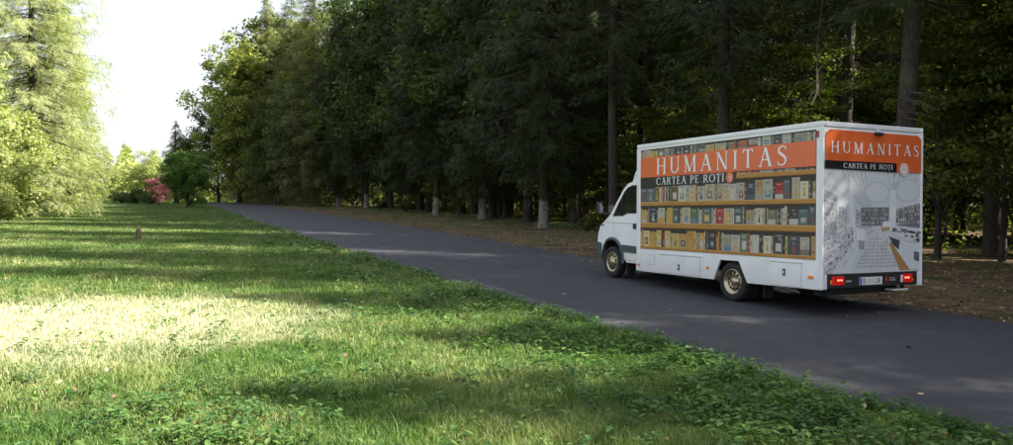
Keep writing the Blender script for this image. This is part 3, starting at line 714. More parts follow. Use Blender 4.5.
# side: bookshelves
art = Art(SX, .004); q = random.Random(2024)
art.rect(.118, .452, 4.742, 2.462, (.045, .04, .035))
pal = [(.60, .59, .52), (.55, .53, .46), (.50, .51, .46), (.42, .39, .30), (.50, .49, .47), (.58, .57, .53), (.45, .45, .42), (.07, .07, .08), (.16, .17, .18), (.10, .08, .07), (.10, .12, .16), (.05, .07, .13), (.30, .05, .05), (.42, .06, .07), (.06, .05, .05), (.20, .24, .17), (.34, .35, .25), (.09, .16, .20), (.45, .33, .16), (.52, .44, .15), (.22, .13, .08), (.14, .22, .12), (.45, .16, .06), (.36, .40, .42)]
warm = [(.62, .45, .12), (.60, .50, .20), (.52, .42, .16), (.55, .52, .34), (.28, .40, .22), (.58, .36, .12), (.30, .34, .16), (.60, .54, .30)]
def lerp3(a, b, t): return tuple(x*(1-t)+y*t for x, y in zip(a, b))
def books(b0, b1, va, vb, seedk, warmth=0):
    v = vb
    while v > va+.03:
        cover = q.random() < .40
        w = q.uniform(.14, .27) if cover else q.uniform(.025, .06)
        w = min(w, v-va); g_ = q.uniform(.74, .93); top = b0+(b1-b0)*g_
        wm = warmth*min(1, max(0, (v-2.2)/1.3))  # yellow reflection painted into the book colours towards the front
        c = q.choice(warm) if q.random() < wm else q.choice(pal[:8]) if q.random() < .35 else q.choice(pal)
        g0 = sum(c)/3; sh = q.uniform(.62, .98); c = tuple((x*.95+g0*.05)*sh for x in c); c = (c[0]*1.06, c[1], c[2]*.88)
        a0, a1 = v-w+.003, v-.002
        art.rect(a0, b0, a1, top, c, 1)
        H_ = top-b0; L_ = sum(c)/3
        ink = tuple(x*.45 for x in c) if L_ > .25 else lerp3(c, (.6, .55, .45), .6)
        if cover:
            t = q.random()
            acc = q.choice([(.26, .08, .06), (.08, .10, .12), (.50, .30, .08), (.12, .20, .28), ink, (.30, .28, .24), (.45, .42, .38)])
            for k in range(9):
                rx_, ry_ = q.uniform(.08, .7), q.uniform(.05, .8); t_ = q.uniform(.62, 1.12)
                art.rect(a0+w*rx_, b0+H_*ry_, a0+w*min(.95, rx_+q.uniform(.08, .3)), b0+H_*min(.97, ry_+q.uniform(.03, .16)), tuple(min(.75, x*t_) for x in lerp3(c, acc, q.uniform(0, .5))), 1.4+k*.04)
            for k in range(q.randint(1, 3)):
                yy_ = top-H_*(.10+.075*k); ins = w*q.uniform(.15, .32); art.rect(a0+ins, yy_-H_*.035, a1-ins, yy_, ink, 2)
            if t < .45: art.rect(a0+w*.2, b0+H_*.12, a1-w*.22, b0+H_*q.uniform(.42, .62), acc, 2); art.disc((a0+a1)/2, b0+H_*.34, w*.16, H_*.12, lerp3(acc, (.6, .5, .4), .6), 3, 10)
            elif t < .75:
                m_ = (a0+a1)/2; art.poly([(m_-w*.2, b0+H_*.1), (m_+w*.16, b0+H_*.12), (m_+w*.1, b0+H_*.42), (m_+w*.02, b0+H_*.58), (m_-w*.1, b0+H_*.4)], acc, 2)
                art.disc(m_, b0+H_*.6, w*.08, H_*.06, lerp3(acc, (.5, .4, .3), .4), 3, 8)
            else: art.rect(a0, b0+.004, a1, b0+H_*q.uniform(.22, .45), acc, 2)
        else:
            for k in range(2):
                h0 = q.uniform(.12, .7); art.rect(a0+w*.22, b0+H_*h0, a1-w*.22, b0+H_*(h0+q.uniform(.06, .18)), ink, 2)
        v -= w+(q.uniform(.01, .05) if q.random() < .08 else 0)
def shelf(b0, b1, v0, v1):
    art.rect(v0, b0, v1, b1, (.44, .22, .055), 4)
    art.rect(v0, b0, v1, b0+(b1-b0)*.16, (.22, .11, .035), 5)
    art.rect(v0, b1-(b1-b0)*.2, v1, b1, (.50, .31, .11), 5)
    for k in range(int((v1-v0)*7)):
        a = q.uniform(v0, v1-.3); h = q.uniform(b0+.02, b1-.02); art.rect(a, h, a+q.uniform(.1, .3), h+.004, (.30, .15, .05), 6)
books(2.31, 2.475, .12, 4.74, 0)
art.rect(.119, 2.462, 4.741, 2.476, (.045, .04, .035), 0)
books(1.862, 1.905, .12, 1.88, 1); shelf(1.782, 1.862, .119, 1.90)
books(1.410, 1.775, .12, 4.738, 2); shelf(1.325, 1.410, .119, 4.741)
books(.990, 1.318, .12, 4.738, 3, .5); shelf(.880, .990, .119, 4.741)
books(.512, .875, .12, 4.738, 4, .95); shelf(.453, .512, .119, 4.741)
art.build('bookshelf_graphic', box)
o1 = Art(SX, .010); o1.rect(.117, 1.909, 4.743, 2.310, (1, 1, 1)); o1.build('orange_banner', box, MAT['orange'])
o2 = Art(SX, .010); o2.rect(1.900, 1.712, 4.743, 1.907, (1, 1, 1)); o2.build('black_banner', box, MAT['black_vinyl'])

# ---- serif capitals built from strokes
def ribbon(pts, ws):
    out = []; n = len(pts)
    for i in range(n):
        a = pts[max(0, i-1)]; b = pts[min(n-1, i+1)]; dx, dy = b[0]-a[0], b[1]-a[1]; l = math.hypot(dx, dy) or 1
        w = ws[i]/2; out.append(((pts[i][0]-dy/l*w, pts[i][1]+dx/l*w), (pts[i][0]+dy/l*w, pts[i][1]-dx/l*w)))
    return [[out[i][0], out[i+1][0], out[i+1][1], out[i][1]] for i in range(n-1)]
TH, TN, SE = .135, .062, .040
def bar(x0, y0, x1, y1): return [[(x0, y0), (x1, y0), (x1, y1), (x0, y1)]]
def serif(xc, y, w=.26): return bar(xc-w/2, y-(SE if y > .5 else 0), xc+w/2, y+(0 if y > .5 else SE))
def stem(x, w, y0=0., y1=1.): return bar(x-w/2, y0, x+w/2, y1)
def arc(cx, cy, rx, ry, a0, a1, n=14, thick=TH, thin=TN):
    P = [(cx+rx*math.cos(R(a0+(a1-a0)*i/n)), cy+ry*math.sin(R(a0+(a1-a0)*i/n))) for i in range(n+1)]
    Wd = [thin+(thick-thin)*abs(math.cos(R(a0+(a1-a0)*i/n)))**1.6 for i in range(n+1)]
    return ribbon(P, Wd)
def diag(x0, y0, x1, y1, w): return [[(x0-w/2, y0), (x0+w/2, y0), (x1+w/2, y1), (x1-w/2, y1)]]
def glyph(c):
    if c == 'H': return .86, [stem(.16, TH), stem(.70, TH), bar(.16, .48, .70, .48+TN), serif(.16, 0), serif(.16, 1), serif(.70, 0), serif(.70, 1)]
    if c == 'U': return .84, [stem(.16, TH, .34), stem(.70, TN*1.1, .34), serif(.16, 1), serif(.70, 1, .22), arc(.43, .34, .27, .31, 180, 360, 14, TH*.9, TN)]
    if c == 'M': return 1.02, [stem(.17, TN), stem(.86, TH), diag(.17, 1, .50, .02, TH*1.05), diag(.50, .02, .84, 1, TN), serif(.17, 0, .22), serif(.86, 0), serif(.13, 1, .14), serif(.89, 1, .14)]
    if c == 'A': return .84, [diag(.12, 0, .42, 1, TN), diag(.72, 0, .42, 1, TH*1.1), bar(.23, .33, .64, .33+TN), serif(.12, 0, .22), serif(.72, 0, .26)]
    if c == 'N': return .90, [stem(.16, TN), stem(.74, TN), diag(.16, 1, .72, 0, TH*1.15), serif(.16, 0, .22), serif(.11, 1, .16), serif(.74, 1, .22)]
    if c == 'I': return .34, [stem(.17, TH), serif(.17, 0), serif(.17, 1)]
    if c == 'T': return .76, [stem(.38, TH), serif(.38, 0), bar(.06, .95, .70, 1.0), [[(.06, 1), (.06, .80), (.09, .80), (.15, .96)]], [[(.70, 1), (.70, .80), (.67, .80), (.61, .96)]]]
    if c == 'S':
        P = [(.50, .80), (.46, .93), (.35, .985), (.24, .975), (.13, .90), (.10, .78), (.14, .66), (.26, .57), (.38, .48), (.48, .38), (.50, .25), (.45, .10), (.33, .02), (.20, .015), (.10, .07), (.06, .20)]
        Wd = [.03, .05, .06, .06, .09, .11, .12, .135, .135, .12, .11, .09, .06, .06, .05, .03]
        return .60, [ribbon(P, Wd), stem(.505, .03, .76, .96), stem(.062, .03, .05, .26)]
    if c == 'C': return .84, [arc(.46, .5, .37, .47, 42, 318, 20), stem(.745, .04, .70, .92)]
    if c == 'O': return .96, [arc(.48, .5, .39, .47, 0, 360, 26)]
    if c == 'R': return .80, [stem(.16, TH), serif(.16, 0), bar(.06, .96, .20, 1), arc(.34, .73, .25, .24, -90, 90, 10), bar(.16, .94, .36, .99), bar(.16, .47, .36, .47+TN*.8), diag(.40, .49, .72, 0, TH), bar(.62, 0, .82, SE)]
    if c == 'P': return .70, [stem(.16, TH), serif(.16, 0), bar(.06, .96, .20, 1), arc(.34, .71, .25, .26, -90, 90, 10), bar(.16, .94, .36, .99), bar(.16, .43, .36, .43+TN*.8)]
    if c == 'E': return .68, [stem(.16, TH), bar(.06, 0, .58, .05), bar(.06, .95, .56, 1), bar(.16, .48, .46, .53), stem(.57, .03, 0, .2), stem(.55, .03, .82, 1), stem(.46, .03, .41, .61)]
    if c == '\u021a':
        w, g_ = glyph('T'); return w, g_+[[[(.33, -.08), (.43, -.08), (.43, -.18), (.34, -.28), (.31, -.26), (.36, -.17), (.33, -.16)]]]
    return .42, []
def word(text, X, a0, a1, b0, h, base, name, parent, mat, track=.10):
    """letters from a0 to a1 (either direction), standing on b0, height h"""
    tot = sum(glyph(c)[0] for c in text)+track*(len(text)-1); sx = (a1-a0)/tot
    A = Art(X, base); x = 0
    for c in text:
        w, gs = glyph(c)
        for k, g_ in enumerate(gs):
            for pl in g_: A.poly([(a0+(x+px_)*sx, b0+py_*h) for px_, py_ in pl], (1, 1, 1), k)
        x += w+track
    return A.build(name, parent, mat)
def words(text, X, a0, a1, b0, h, base, parent, track=.10):
    tot = sum(glyph(c)[0] for c in text)+track*(len(text)-1); sx = (a1-a0)/tot; x = 0
    for wd in text.split(' '):
        ww = sum(glyph(c)[0] for c in wd)+track*(len(wd)-1)
        word(wd, X, a0+x*sx, a0+(x+ww)*sx, b0, h, base, 'banner_lettering', parent, MAT['letter'], track)
        x += ww+glyph(' ')[0]+2*track
word('HUMANITAS', SX, 4.20, .70, 1.958, .315, .016, 'banner_lettering', box, MAT['letter'], .27)
words('CARTEA PE RO\u021aI', SX, 4.20, 2.20, 1.745, .145, .016, box)
lg = Art(SX, .016); lg.disc(2.055, 1.815, .095, .105, (1, 1, 1), 0, 28); lg.build('round_emblem', box, MAT['orange'])
lg = Art(SX, .020)
for pl in arc(2.055, 1.815, .045, .055, 60, 300, 10, .016, .008)+ribbon([(2.10, 1.79), (2.06, 1.83), (2.02, 1.80), (2.01, 1.85)], [.006, .014, .012, .006]): lg.poly(pl, (1, 1, 1), 0)
lg.build('emblem_mark', box, MAT['letter'])
# rear artwork: the shop interior drawn in grey, with an orange head banner
ra = Art(RX, .004); q = random.Random(9)
ra.rect(.032, .262, 2.212, 1.995, (.60, .62, .65))
def Z(x, y): return (.032+(x-15)/353*2.18, 1.885-(y-45)/363*1.623)
def zp(pts, c, k=1): ra.poly([Z(*p) for p in pts], c, k)
zp([(15, 45), (368, 45), (368, 180), (275, 170), (245, 180), (145, 182), (15, 120)], (.60, .62, .64), 1)
zp([(160, 250), (250, 250), (262, 320), (290, 408), (110, 408), (150, 290)], (.56, .58, .59), 1)
zp([(15, 120), (60, 140), (60, 280), (15, 300)], (.40, .43, .46), 2)
zp([(60, 70), (78, 62), (96, 240), (62, 270)], (.66, .68, .70), 2)
for k in range(9): zp([(20+k*17, 48), (22+k*17, 48), (150+k*4, 180), (148+k*4, 180)], (.36, .39, .42), 3)
for k in range(6): zp([(368-k*25, 48), (366-k*25, 48), (245+k*4, 178), (247+k*4, 178)], (.42, .44, .47), 3)
def ring(x, y, rx, ry, c0, c1, k):
    zp([(x+rx*math.cos(6.283*i/28), y+ry*math.sin(6.283*i/28)) for i in range(28)], c0, k); zp([(x+(rx-2)*math.cos(6.283*i/28), y+(ry-2)*math.sin(6.283*i/28)) for i in range(28)], c1, k+1)
ring(205, 128, 45, 38, (.38, .40, .43), (.62, .64, .66), 4); ring(320, 118, 46, 42, (.38, .40, .43), (.60, .62, .64), 4); ring(120, 120, 22, 20, (.42, .44, .46), (.60, .62, .64), 4)
zp([(145, 182), (248, 180), (248, 245), (145, 248)], (.16, .16, .18), 6)
for r_ in range(4):
    for c in range(14): x = 147+c*7; y = 185+r_*15; zp([(x, y), (x+q.uniform(3, 6), y), (x+q.uniform(3, 6), y+11), (x, y+11)], (lambda g: (g, g*.98, g*.96))(q.uniform(.12, .5)), 7)
zp([(275, 186), (368, 165), (368, 255), (275, 245)], (.17, .17, .19), 6)
for r_ in range(5):
    for c in range(14):
        x = 277+c*6.4; y = 185-(x-277)*.2+r_*12.5+(x-277)*.06*r_*.5; zp([(x, y), (x+4.6, y-1), (x+4.6, y+9), (x, y+10)], (lambda g: (g, g*.97, g*.93))(q.uniform(.08, .6)), 7)
zp([(250, 120), (275, 116), (275, 262), (250, 262)], (.66, .68, .70), 8); zp([(100, 75), (118, 80), (124, 250), (106, 262)], (.62, .64, .67), 8)
zp([(222, 235), (250, 232), (250, 262), (222, 266)], (.40, .28, .14), 9); zp([(224, 232), (250, 229), (250, 250), (224, 253)], (.66, .67, .68), 10)
zp([(258, 250), (368, 262), (368, 312), (300, 300), (262, 275)], (.60, .61, .63), 9)
for k in range(46):
    t = q.random(); x = 262+t*100; y = 250+t*14+q.random()*(14+t*28); g = q.choice([.05, .07, .1, .4, .6]); zp([(x, y), (x+7+t*6, y+2), (x+6+t*6, y+6+t*4), (x-1, y+4+t*4)], (g, g, g*1.05), 10)
zp([(250, 285), (300, 300), (368, 320), (368, 408), (318, 408)], (.62, .64, .66), 10)
zp([(250, 310), (258, 306), (330, 408), (292, 408)], (.38, .22, .08), 11)
zp([(250, 285), (290, 300), (286, 335), (262, 312)], (.07, .07, .08), 11); zp([(345, 340), (366, 345), (366, 380), (345, 372)], (.12, .13, .16), 11)
zp([(128, 255), (160, 258), (160, 300), (128, 298)], (.66, .68, .70), 10); zp([(138, 296), (158, 298), (158, 330), (140, 328)], (.30, .31, .34), 9)
zp([(15, 285), (118, 250), (118, 300), (30, 408), (15, 408)], (.44, .46, .49), 8)
for k in range(330):
    x = q.uniform(16, 116); y0 = 285-(x-15)*.34; y1 = 408 if x < 40 else 408-(x-40)*1.35
    y = q.uniform(y0, max(y0+5, y1)); g = q.choice([.24, .30, .38, .54, .64]); zp([(x, y), (x+q.uniform(1.5, 6), y-1), (x+q.uniform(1, 5), y+q.uniform(3, 9)), (x, y+5)], (g, g*1.02, g*1.06), 9)
for k in range(90):
    x = q.uniform(125, 185); y = q.uniform(232, 275); g = q.choice([.22, .32, .62]); zp([(x, y), (x+q.uniform(2, 8), y), (x+3, y+4), (x, y+3)], (g, g, g*1.05), 9)
for (a, b_, c, d2) in ((15, 340, 120, 280), (15, 380, 110, 310), (40, 408, 120, 318), (118, 408, 150, 300), (15, 150, 130, 200), (15, 90, 110, 150)):
    zp([(a, b_), (a, b_+3), (c, d2+2), (c, d2)], (.68, .70, .72), 12)
for k in range(170):      # pencil strokes running towards the back of the shop
    a_ = q.uniform(0, 6.283); vx, vy = 205, 205; r0 = q.uniform(60, 190); r1 = r0+q.uniform(8, 45)
    pa = (vx+math.cos(a_)*r0, vy+math.sin(a_)*r0*1.05); pb = (vx+math.cos(a_)*r1, vy+math.sin(a_)*r1*1.05)
    if min(pa[0], pb[0]) < 17 or max(pa[0], pb[0]) > 366 or min(pa[1], pb[1]) < 50 or max(pa[1], pb[1]) > 400: continue
    g = q.choice([.16, .26, .36, .44]); t_ = q.uniform(.5, 1.3); zp([pa, (pa[0]+t_, pa[1]+t_), (pb[0]+t_, pb[1]+t_), pb], (g, g, g*1.06), 3.5)
for (x0, x1, yt, yb, n_) in ((17, 60, 150, 280, 12), (64, 98, 180, 262, 9), (128, 146, 190, 250, 5)):
    for k in range(n_):
        x = x0+(x1-x0)*k/n_; y = yt; 
        while y < yb-8:
            h_ = q.uniform(6, 16); g = q.choice([.22, .32, .42, .52, .62]); zp([(x, y), (x+(x1-x0)/n_*.8, y+1), (x+(x1-x0)/n_*.8, y+h_-2), (x, y+h_-3)], (g, g*1.01, g*1.05), 7.5); y += h_
for r_ in range(9):
    y = 292+r_*12; half = 34+r_*5.5; x = 205-half+q.uniform(0, 12)
    while x < 205+half-8:
        w_ = q.uniform(5, 15); zp([(x, y), (x+w_, y), (x+w_, y+3.2+r_*.25), (x, y+3.2+r_*.25)], (.38, .40, .42), 12); x += w_+q.uniform(3, 7)
ra.build('shop_interior_graphic', door)
ob = Art(RX, .020); ob.poly([(.050, 1.995), (2.212, 1.995), (2.212, 2.400), (2.135, 2.462), (.130, 2.472), (.050, 2.415)], (1, 1, 1)); ob.poly([(1.630, 1.850), (2.212, 1.850), (2.212, 1.995), (1.630, 1.995)], (1, 1, 1)); ob.build('orange_banner', door, MAT['orange'])
ob = Art(RX, .020); ob.poly([(.034, 1.870), (1.628, 1.845), (1.628, 1.993), (.034, 1.993)], (1, 1, 1)); ob.build('black_banner', door, MAT['black_vinyl'])
word('HUMANITAS', RX, .145, 2.150, 2.118, .178, .026, 'banner_lettering', door, MAT['letter'], .30)
words('CARTEA PE RO\u021aI', RX, .42, 1.53, 1.885, .080, .026, door)
lg = Art(RX, .026); lg.disc(1.80, 1.895, .105, .105, (1, 1, 1), 0, 28); lg.build('round_emblem', door, MAT['letter'])
lg = Art(RX, .030)
for pl in arc(1.80, 1.895, .078, .078, 0, 360, 24, .012, .012)+ribbon([(1.76, 1.86), (1.79, 1.93), (1.82, 1.87), (1.85, 1.93)], [.006, .018, .016, .006]): lg.poly(pl, (1, 1, 1), 0)
lg.build('emblem_mark', door, MAT['orange'])
# reversing camera
rc = MB(); rc.bbox((1.10, -.07, 2.425), (1.27, -.012, 2.47), MAT['plastic'], .012, B); rc.bbox((1.15, -.055, 2.47), (1.20, -.015, 2.51), MAT['trim'], .01, B); tb(rc, 'reversing_camera')
# bumper with lamps and plate
bp = MB(); bp.bbox((.120, -.025, .020), (2.133, .04, .232), MAT['plastic'], .01, B); bp.box((.135, -.030, .020), (2.118, -.022, .034), MAT['dark'], B); bumper = tb(bp, 'rear_bumper')
def tail(u0, u1, side):
    t = MB(); t.bbox((u0, -.045, .062), (u1, -.0255, .200), MAT['red_lamp'], .012, B); o = tb(t, 'tail_light', bumper)
    c = (u0+u1)/2+(.03 if side < 0 else -.02)
    d = MB()
    for s in (-.035, .03): d.prism([B((c+s+.022*math.cos(6.283*i/12), -.046, .140+.014*math.sin(6.283*i/12))) for i in range(12)], BR@Vector((0, -.004, 0)), MAT['red_core'])
    tb(d, 'lit_bulb', bumper)
    e = MB()
    if side < 0: e.bbox((u0-.035, -.040, .075), (u0-.002, -.0255, .15), MAT['amber'], .006, B)
    else: e.bbox((u0-.045, -.040, .065), (u0-.002, -.0255, .185), MAT['clear'], .006, B)
    tb(e, 'indicator_lens' if side < 0 else 'reverse_lens', bumper)
    e = MB(); e.bbox((u1+.012, -.036, .08), (u1+.035, -.0255, .12), MAT['amber'], .005, B)
    if side > 0: tb(e, 'indicator_lens', bumper)
tail(.185, .440, -1); tail(1.775, 2.000, 1)
pm = MB(); pm.bbox((.790, -.034, .048), (1.300, -.0255, .172), MAT['plate'], .004, B); pm.box((.793, -.036, .052), (.835, -.0342, .168), MAT['blue'], B); plate = tb(pm, 'number_plate', bumper)
def textmesh(txt, size, M_, name, parent, mat, sx=1.):
    cu = bpy.data.curves.new(name, 'FONT'); cu.body = txt; cu.size = size; cu.extrude = .0006
    ot = bpy.data.objects.new(name, cu); COL.objects.link(ot); dg = bpy.context.evaluated_depsgraph_get()
    me = bpy.data.meshes.new_from_object(ot.evaluated_get(dg)); COL.objects.unlink(ot); bpy.data.objects.remove(ot)
    xs_ = [v.co.x for v in me.vertices]; k = sx/(max(xs_)-min(xs_)); x0 = min(xs_)
    for v in me.vertices: v.co = M_(Vector(((v.co.x-x0)*k, v.co.y, v.co.z)))-TL
    me.materials.clear(); me.materials.append(mat); return link(bpy.data.objects.new(name, me), parent)
for tx_, x_, w_ in (('B', .862, .065), ('111', .972, .115), ('UR', 1.135, .13)):
    textmesh(tx_, .118, lambda c: B((x_+c.x, -.0355-c.z, .070+c.y)), 'plate_lettering', bumper, MAT['ink'], w_)
sk = MB(); sk.box((1.385, -.0275, .085), (1.415, -.0255, .165), MAT['red_lamp'], B); sk.box((1.47, -.0275, .10), (1.62, -.0255, .118), MAT['gap'], B); sk.box((1.47, -.0275, .135), (1.60, -.0255, .150), MAT['gap'], B); sk.box((.49, -.0275, .105), (.61, -.0255, .130), MAT['gap'], B); tb(sk, 'bumper_sticker', bumper)
st = MB(); st.bbox((1.62, .02, -.075), (1.99, .18, -.045), MAT['trim'], .01, B); st.box((1.70, .05, -.047), (1.74, .09, .02), MAT['dark'], B); st.box((1.88, .05, -.047), (1.92, .09, .02), MAT['dark'], B); tb(st, 'rear_step')
# side details
def marker(v, w, m, s=.05, h=.022):
    t = MB(); t.bbox((-.022, v-s, w-h), (-.001, v+s, w+h), m, .006, B); tb(t, 'marker_light')
    t = MB(); t.bbox((BW+.001, v-s, w-h), (BW+.022, v+s, w+h), m, .006, B); tb(t, 'marker_light')
marker(2.638, .186, MAT['amber'], .035, .02); marker(.207, .180, MAT['amber']); marker(4.80, .12, MAT['amber'], .035, .02); marker(.085, 2.40, MAT['red_dim'], .02, .05)
def locker(v0, v1, w0, w1, hv, hw):
    t = MB(); t.box((-.0025, v0-.005, w0-.005), (-.0002, v1+.005, w1+.006), MAT['gap'], B); t.bbox((-.008, v0, w0), (-.0027, v1, w1), MAT['white'], .003, B)
    o = tb(t, 'locker_door', box)
    if hv: h = MB(); h.bbox((-.022, hv-.028, hw-.055), (-.0082, hv+.028, hw+.055), MAT['plastic'], .008, B); h.bbox((-.028, hv-.012, hw-.03), (-.0222, hv+.012, hw+.03), MAT['trim'], .004, B); tb(h, 'latch', box)
locker(.405, 1.060, .005, .375, .765, .225); locker(2.860, 4.055, .010, .350, 3.479, .140); locker(4.26, 4.46, .15, .33, None, None)
for a_, b_ in (((-.016, 2.78, .368), (-.009, 4.12, .392)), ((-.016, .38, .385), (-.009, 1.09, .405))):
    hg = MB(); hg.bbox(a_, b_, MAT['trim'], .004, B); tb(hg, 'hinge_rail')
# chassis, tank, axle
ch = MB()
for x in (10.40, 11.18): ch.box((x, 9.1, .42), (x+.12, 15.1, .60), MAT['dark'])
ch.bbox((9.95, 12.1, .22), (10.38, 13.3, .56), MAT['dark'], .05); ch.bbox((11.3, 12.0, .25), (11.75, 12.9, .56), MAT['dark'], .05)
ch.tube([(9.9, 10.96, .345), (11.8, 10.96, .345)], .07, MAT['dark'], 8); ch.tube([(10.85, 10.96, .345)]*1+[(10.85, 10.96, .36)], .17, MAT['dark'], 10)
ch.tube([(10.0, 14.98, .345), (11.7, 14.98, .345)], .05, MAT['dark'], 8)
ch.box((10.0, 9.2, .30), (11.7, 9.35, .42), MAT['dark'])
ch.box((9.98, 10.5, .50), (11.75, 11.45, .84), MAT['dark'])
ch.tube([(10.25, 9.3, .34), (10.25, 10.3, .36), (10.3, 11.8, .40)], .04, MAT['dark'], 8)
tb(ch, 'chassis')
# wheels
def wheel(x, y, front, mirror=False):
    s = -1 if not mirror else 1    # outward direction along x
    o = (x, y, .345)
    t = MB(); w = .20; prof = [(0.02, .225), (.0, .245), (-.004, .29), (.012, .328), (.035, .343), (.165, .343), (.188, .328), (.204, .29), (.2, .245), (.18, .225)]
    t.lathe([(-s*a, r_) for a, r_ in prof], o, MAT['rubber'], 48)
    for a in (.06, .10, .14): t.lathe([(-s*(a-.006), .3436), (-s*a, .3439), (-s*(a+.006), .3436)], o, MAT['dark'], 48)
    wt = tb(t, 'wheel')
    r_ = MB(); dish = .012 if front else .055
    r_.lathe([(-s*a, q_) for a, q_ in [(.018, .228), (.008, .222), (.012, .205), (dish+.01, .192), (dish+.012, .168)]], o, MAT['rim'], 48)
    r_.lathe([(-s*a, q_) for a, q_ in [(dish+.004, .122), (dish-.004 if front else dish+.03, .10), (dish-.012 if front else dish+.035, .075), (dish-.02, .070), (dish-.028, .05), (dish-.03, .0)]], o, MAT['rim'], 48)
    nh = 10
    for k in range(nh):      # webs between the vent holes
        a0 = 6.283*(k-.17)/nh; a1 = 6.283*(k+.17)/nh
        P = []
        for i in range(5):
            a = a0+(a1-a0)*i/4; aa = a0-.05+(a1-a0+.1)*i/4
            for (off, rd_, an) in ((dish+.012, .170, aa), (dish+.006, .145, a), (dish+.004, .120, aa)): P.append((o[0]-s*off, o[1]+rd_*math.cos(an), o[2]+rd_*math.sin(an)))
        r_.add(P, [(i*3+j, i*3+j+1, (i+1)*3+j+1, (i+1)*3+j) for i in range(4) for j in range(2)], MAT['rim'], True)
    for k in range(6):
        a = 6.283*k/6; cy, cz = o[1]+.088*math.cos(a), o[2]+.088*math.sin(a); r_.tube([(o[0]-s*(dish+.02), cy, cz), (o[0]-s*(dish-.022), cy, cz)], .011, MAT['rim'], 6)
    r_.lathe([(-s*(dish+.05), .21), (-s*(dish+.052), .0)], o, MAT['dark'], 24)
    me = r_.build('rim', wt, TL); return wt
wheel(9.742, 10.9597, False); wheel(9.742+.235, 10.9597, False)
wheel(11.962, 10.9597, False, True); wheel(11.962-.235, 10.9597, False, True)
wheel(9.865, 14.9787, True); wheel(11.84, 14.9787, True, True)
for x in (9.90, 11.6):
    t = MB(); t.bbox((x, 14.42, .10), (x+.22, 14.445, .50), MAT['plastic'], .006); tb(t, 'mud_flap')
    t = MB(); t.bbox((x, 10.33, .12), (x+.22, 10.35, .50), MAT['plastic'], .006); tb(t, 'mud_flap')

# ---- cab: silhouettes at the centre line and at the side blended across the width
XC = 10.854; HWD = .975
#       side (y,z)          centre (y,z)
prof = [((14.03, .39), (14.03, .39)), ((14.41, .38), (14.41, .38)),
        ((14.52, .47), (14.5, .38)), ((14.62, .62), (14.6, .38)), ((14.76, .79), (14.75, .38)), ((14.98, .87), (14.98, .38)), ((15.20, .84), (15.2, .38)), ((15.35, .70), (15.4, .36)), ((15.40, .50), (15.6, .34)), ((15.42, .40), (15.78, .34)),
        ((15.54, .44), (15.86, .42)), ((15.60, .66), (15.90, .66)), ((15.59, .76), (15.885, .78)), ((15.55, .98), (15.85, 1.02)), ((15.47, 1.13), (15.78, 1.15)),
        ((15.24, 1.285), (15.50, 1.33)), ((15.09, 1.39), (15.40, 1.40)), ((14.86, 1.68), (15.08, 1.72)), ((14.62, 1.97), (14.74, 2.06)), ((14.47, 2.08), (14.54, 2.15)), ((14.25, 2.135), (14.27, 2.19)), ((14.03, 2.15), (14.03, 2.20))]
def cabpt(s, i):
    (ys_, zs_), (yc, zc) = prof[i]; t = min(1, abs(s))**2.6
    y = yc+(ys_-yc)*t; z = zc+(zs_-zc)*t
    x = s*HWD; x -= math.copysign(1, s)*max(0, z-1.25)*.05*abs(s)
    return (XC+x, y, z)
SS = [-1, -.985, -.94, -.85, -.7, -.5, -.25, 0, .25, .5, .7, .85, .94, .985, 1]
cab_mb = MB(); npf = len(prof); VV = [cabpt(s, i) for s in SS for i in range(npf)]
FW = []; FG = []
for a in range(len(SS)-1):
    for i in range(npf-1):
        f = (a*npf+i, a*npf+i+1, (a+1)*npf+i+1, (a+1)*npf+i)
        if 2 <= i <= 7 and (abs(SS[a]) > .5 and abs(SS[a+1]) > .5): continue      # open wheel arch
        (FG if (16 <= i <= 17 and -.94 <= SS[a] and SS[a+1] <= .94) else FW).append(f)
cab_mb.add(VV, FW, MAT['white'], True)
# side skins: below belt and above belt (window opening cut out)
for s in (-1, 1):
    pts = [cabpt(s, i) for i in range(npf)]
    low = pts[0:17]+[(XC+s*HWD-s*max(0, 1.25-1.25)*0, 14.03, 1.25)]
    low = [Vector(p) for p in pts[0:16]]+[Vector((XC+s*HWD, 15.28, 1.25)), Vector((XC+s*HWD, 14.03, 1.25))]
    low[15] = Vector(cabpt(s, 15)); 
    flat2 = [Vector((0, p.y, p.z)) for p in low]; tr_ = tessellate_polygon([flat2])
    cab_mb.add(low, [tuple(t) for t in tr_], MAT['white'])
    def tx(y, z): return Vector((XC+s*(HWD-max(0, z-1.25)*.05), y, z))
    outer = [tx(14.03, 1.25), tx(15.28, 1.25)]+[Vector(pts[i]) for i in range(15, npf)]
    win = [(14.10, 1.46), (14.42, 1.45), (14.60, 1.39), (14.97, 1.365), (14.77, 1.64), (14.57, 1.90), (14.45, 1.99), (14.30, 2.035), (14.10, 2.05)]
    hole = [tx(*p) for p in win]
    f0 = [[Vector((0, p.y, p.z)) for p in outer], [Vector((0, p.y, p.z)) for p in hole]]
    tr_ = tessellate_polygon(f0); cab_mb.add(outer+hole, [tuple(t) for t in tr_], MAT['white'])
cab_mb.box((XC-.9, 14.03, .39), (XC+.9, 14.05, 1.2), MAT['white'])
cab = tb(cab_mb, 'cab')
ws = MB(); ws.add(VV, FG, MAT['glass'], True); tb(ws, 'windscreen', cab)
